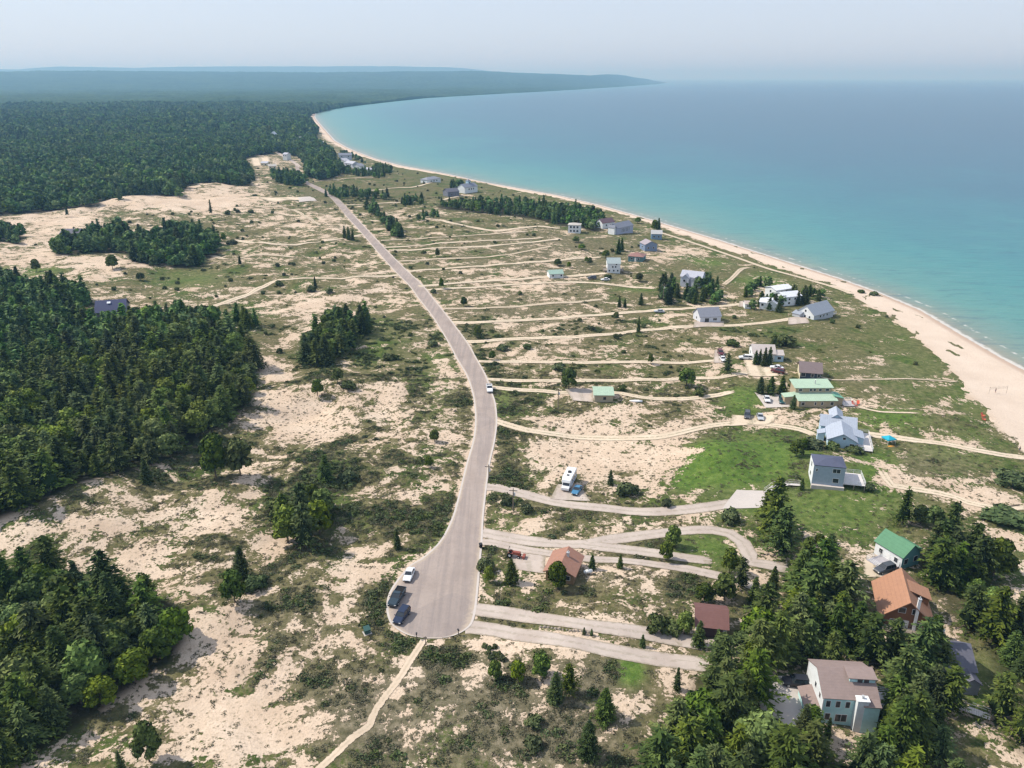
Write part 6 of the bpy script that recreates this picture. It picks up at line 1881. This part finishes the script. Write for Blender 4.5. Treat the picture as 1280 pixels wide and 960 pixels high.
# driftwood log
p = P3(1268, 633); r = empty('driftwood_log', p, .2); tag(r, 'dark driftwood log lying on pale sand at the right edge', 'log')
mb = MB(); mb.bar((-1.6, 0, .15), (1.5, .2, .2), .22, 8, .13); mb.build('log', M['bark'], r)
mb = MB(); mb.bar((.4, .1, .25), (.9, -.5, .7), .07, 6, .03); mb.build('branch', M['bark'], r)


# board walks
def walkway(pxs, w, z, rail, lab, name='boardwalk'):
    P = at(np.array([q[0] for q in pxs], float), np.array([q[1] for q in pxs], float))
    o0 = Vector(P[0]); r = empty(name, o0, 0); tag(r, lab, 'boardwalk')
    mb = MB(); rl = MB(); ps = MB()
    for i in range(len(P) - 1):
        a = Vector(P[i]) - o0; b = Vector(P[i + 1]) - o0; a.z += z; b.z += z
        d = (b - a); L = d.length; d.normalize(); s_ = Vector((-d.y, d.x, 0)).normalized() * w / 2
        n = int(L / .3)
        for k in range(n):
            c0 = a + d * (k * L / n + .01); c1 = a + d * ((k + 1) * L / n - .02)
            mb.prism([c0 - s_, c1 - s_, c1 + s_, c0 + s_], .05)
        for sg in (-1, 1):
            m = max(1, int(L / 2))
            for k in range(m + 1):
                q = a + d * L * k / m + s_ * sg
                ps.bar(q - Vector((0, 0, z + .4)), q + Vector((0, 0, .95 if rail else 0)), .05, 4)
            if rail:
                for zz in (.5, .92): rl.bar(a + s_ * sg + Vector((0, 0, zz)), b + s_ * sg + Vector((0, 0, zz)), .04, 4)
    mb.build('planks', M['deckw'], r); ps.build('posts', M['wood'], r)
    if rail: rl.build('railing', M['deckw'], r)


walkway([(1186, 885), (1205, 891), (1236, 902)], 1.5, 1.0, True, 'pale wooden boardwalk with railing crossing a gap in the pines at the bottom right')
walkway([(957, 617), (968, 609), (985, 606.5), (1001, 607.5)], 1.2, .35, True, 'grey footbridge walk from the concrete pad to the grey blue house')

# planted bed, boulders
for k in range(9):
    px = 605 + (k % 3) * 7 + (k // 3) * 5 + random.uniform(-2, 2); py = 810 + (k // 3) * 7 + random.uniform(-2, 2)
    p = P3(px, py); tree('shrub', p.x, p.y, random.uniform(.7, 1.0), 'small dark planted bush dotted over the sandy bed', 'planted bushes of the sandy bed', p.z)
for k in range(14):
    px = 676 + k * 4.6; py = 783.5 + k * .55 + random.uniform(-.8, .8)
    p = P3(px, py); mb = MB()
    s_ = random.uniform(.22, .42); n = 7
    V = []
    for j, (z, r_) in enumerate(((-.2, .9), (.25, 1.0), (.7, .7), (.95, .25))):
        for i in range(n):
            t = 2 * PI * i / n + j * .3; q = s_ * r_ * random.uniform(.8, 1.15); V.append((q * math.cos(t), q * math.sin(t), z * s_))
    F = [(j * n + i, j * n + (i + 1) % n, (j + 1) * n + (i + 1) % n, (j + 1) * n + i) for j in range(3) for i in range(n)] + [tuple(range(3 * n, 4 * n))]
    mb.add(V, F); o = mb.build('boulder', simple('boulder_stone', (.28, .24, .20), .9, .1, .3, 3)); o.location = p
    tag(o, 'rounded stone in the row between the two lower drives', 'boulder', 'stones edging the lower drive')

# ------------------------------------------------------------------ low ground cover as masses
def clump_mesh(name, seed, r, hgt, n, size, material):
    g = np.random.default_rng(seed)
    a = g.uniform(0, 2 * PI, n); q = np.sqrt(g.uniform(0, 1, n)) * r
    z = hgt * (1 - (q / r) ** 2) * g.uniform(.35, 1.0, n) + .02
    C = np.stack([q * np.cos(a), q * np.sin(a), z], -1)
    U = g.normal(size=(n, 3)); U[:, 2] *= .5; U /= np.linalg.norm(U, axis=1)[:, None]
    Wd = np.cross(U, g.normal(size=(n, 3))); Wd /= np.linalg.norm(Wd, axis=1)[:, None]
    sz = size * g.uniform(.6, 1.3, n)[:, None]
    tone = np.clip(.15 + .6 * z / hgt + g.normal(size=n) * .15, 0, 1)
    V, F, T = quads_from(C, U * sz, Wd * sz * .6, tone)
    return crown_mesh(name, [(V, F, T)], material)


spots = [('juniper', 470, 770), ('juniper', 405, 735), ('scrub', 430, 852), ('scrub', 640, 880)]
cl = []
for k, (mt, px, py) in enumerate(spots):
    me = clump_mesh('clump_leaves', 700 + k, 1.0, .55 if mt == 'juniper' else .32, 46 if mt == 'juniper' else 40, .23 if mt == 'juniper' else .17, M[mt])
    p = P3(px, py); o = link_mesh('creeping_shrub' if mt == 'juniper' else 'heath_clump', me); o.location = p
    tag(o, ['low creeping juniper clump left of the navy suv', 'low creeping juniper clump in the mid dunes', 'grey heath clump beside the sand track', 'grey heath clump below the planted bed'][k], 'shrub')
    cl.append(o)


def cover_points(n, rmin, rmax, seed):
    g = np.random.default_rng(seed)
    t = g.uniform(math.radians(-36), math.radians(36), n); r = np.sqrt(g.uniform(rmin ** 2, rmax ** 2, n))
    x = r * np.sin(t); y = r * np.cos(t)
    sd = shore_d(x, y); v, l, fo, b = cover(x, y, sd)
    rd = seg_dist(x, y, ROADC); rw = np.interp(r, np.hypot(ROADC[::-1, 0], ROADC[::-1, 1]), ROADW[::-1])
    ok = (sd > 18) & (rd > rw + .8) & (fo < .5)
    for (px, w, m_) in DRIVES:
        P = at(np.array([q[0] for q in px], float), np.array([q[1] for q in px], float))[:, :2]
        k = np.where(ok)[0]
        if len(k): ok[k[seg_dist(x[k], y[k], smooth_line(P, n=4)) < w / 2 + .3]] = False
    for o in bpy.data.objects:
        if o.name.startswith(('parking_area', 'bare_ground')):
            c = np.array([v_.co[:2] for v_ in o.data.vertices]); m = c.mean(0)
            rad = np.abs(c - m).max() * .9
            ok &= np.hypot(x - m[0], y - m[1]) > rad
        elif o.parent is None and o.get('category') in ('house', 'garage', 'cabin', 'cottage'):
            ok &= np.hypot(x - o.location.x, y - o.location.y) > 6
    v = v - .9 * np.clip(l - .15, 0, 1) - .5 * np.exp(-(seg_dist(x, y, VEG) / 75) ** 2)
    return x[ok], y[ok], v[ok], l[ok], g


def mass(n, rmin, rmax, seed, thr, hi, src_base, smin, smax, name, lab, cat, lushy=False):
    x, y, v, l, g = cover_points(n, rmin, rmax, seed); b = v
    pr = sstep(thr, hi, v + .22 * perlin(x / 3.5, y / 3.5, 12))
    if lushy: pr = np.maximum(pr, sstep(.3, .8, l))
    if src_base == 2: pr = np.maximum(pr, .10 * (b > -1))
    k = g.uniform(0, 1, len(x)) < pr
    x, y, v = x[k], y[k], v[k]
    z = H(x, y)
    s = g.uniform(smin, smax, len(x)) * (.7 + .5 * np.clip(v - thr, 0, 1))
    return np.stack([x, y, z - .03, s, src_base + g.integers(0, 2, len(x))], -1)


p1 = mass(60000, 85, 330, 1, .72, 1.25, 0, .5, 1.5, '', '', '')
p1b = mass(30000, 330, 700, 3, .85, 1.4, 0, .9, 2.0, '', '', '')
p2 = mass(90000, 85, 260, 2, .52, 1.0, 2, .35, .9, '', '', '')
instance_cloud('creeping_shrubs', np.vstack([p1, p1b]), cl, 'low dark green creeping shrubs patching the dune sand', 'shrubs', 8)
instance_cloud('heath', p2, cl, 'grey green heath and dune grass speckling the sand', 'heath', 9)
# scattered individual-looking bushes of the far lots, too many and small to single out
x, y, v, l, g = cover_points(11000, 240, 1000, 21)
k = g.uniform(0, 1, len(x)) < .16 * sstep(.35, .8, v)
x, y = x[k], y[k]
B_ = [o for o in COL.objects if o.name.startswith('crown') and o.parent and o.parent.name.startswith('shrub')][:2]
pts = np.stack([x, y, H(x, y), g.uniform(.25, .85, len(x)), g.integers(0, 2, len(x))], -1)
instance_cloud('lot_bushes', pts, B_, 'small dark bushes dotted across the open lots and dunes', 'bushes', 10)

# ------------------------------------------------------------------ light, haze, camera
SUN_AZ = math.radians(-76)      # towards the sun, measured from +Y clockwise
SUN_EL = math.radians(47)
sd_ = Vector((math.sin(SUN_AZ) * math.cos(SUN_EL), math.cos(SUN_AZ) * math.cos(SUN_EL), math.sin(SUN_EL)))
ld = bpy.data.lights.new('sun', 'SUN'); ld.energy = 5.0; ld.angle = math.radians(.55); ld.color = (1, .94, .84)
lo = bpy.data.objects.new('sun', ld); COL.objects.link(lo); lo.rotation_euler = sd_.to_track_quat('Z', 'Y').to_euler()
w = bpy.data.worlds.new('World'); SC.world = w; w.use_nodes = True
wn = w.node_tree; bg = wn.nodes['Background']
sky = wn.nodes.new('ShaderNodeTexSky'); sky.sky_type = 'NISHITA'; sky.sun_disc = False
sky.sun_elevation = SUN_EL; sky.sun_rotation = SUN_AZ; sky.altitude = 200; sky.air_density = 1.0; sky.dust_density = 1.2; sky.ozone_density = 2.0
# thin high veil that pales the blue of the summer sky
veil = wn.nodes.new('ShaderNodeMix'); veil.data_type = 'RGBA'; veil.inputs[0].default_value = .68
wn.links.new(sky.outputs[0], veil.inputs[6]); veil.inputs[7].default_value = (6.4, 7.1, 8.6, 1)
wn.links.new(veil.outputs[2], bg.inputs[0]); bg.inputs[1].default_value = .128

hm, nt = mat('summer_haze')
vs = nt.nodes.new('ShaderNodeVolumeScatter'); vs.inputs['Color'].default_value = (.30, .62, 1.0, 1); vs.inputs['Density'].default_value = 1 / 9000; vs.inputs['Anisotropy'].default_value = .15
ho = nt.nodes.new('ShaderNodeOutputMaterial'); 
va = nt.nodes.new('ShaderNodeVolumeAbsorption'); va.inputs['Color'].default_value = (.0, .38, .95, 1); va.inputs['Density'].default_value = 1 / 50000
ad = nt.nodes.new('ShaderNodeAddShader'); nt.links.new(vs.outputs[0], ad.inputs[0]); nt.links.new(va.outputs[0], ad.inputs[1]); nt.links.new(ad.outputs[0], ho.inputs['Volume'])
mb = MB(); mb.box(-45000, 45000, -3000, 60000, -20, 450)
tag(mb.build('haze', hm), kind='structure')

cd = bpy.data.cameras.new('camera'); cd.sensor_width = 36; cd.lens = 36 * FPX / 1280; cd.clip_end = 150000; cd.clip_start = 1
co = bpy.data.objects.new('camera', cd); COL.objects.link(co)
co.location = (0, 0, CAM_H); co.rotation_euler = (PI / 2 - PITCH, 0, 0)
SC.camera = co
SC.view_settings.view_transform = 'Standard'; SC.view_settings.look = 'None'; SC.view_settings.exposure = 0; SC.view_settings.gamma = 1
cy = SC.cycles
cy.max_bounces = 4; cy.diffuse_bounces = 2; cy.glossy_bounces = 2; cy.transmission_bounces = 2; cy.transparent_max_bounces = 6; cy.volume_bounces = 0
cy.caustics_reflective = False; cy.caustics_refractive = False
cy.use_denoising = True; cy.denoiser = 'OPENIMAGEDENOISE'; cy.denoising_input_passes = 'RGB_ALBEDO_NORMAL'
cy.use_adaptive_sampling = True; cy.adaptive_threshold = .01
cy.pixel_filter_type = 'BLACKMAN_HARRIS'; cy.filter_width = 1.4
SC.render.use_persistent_data = False
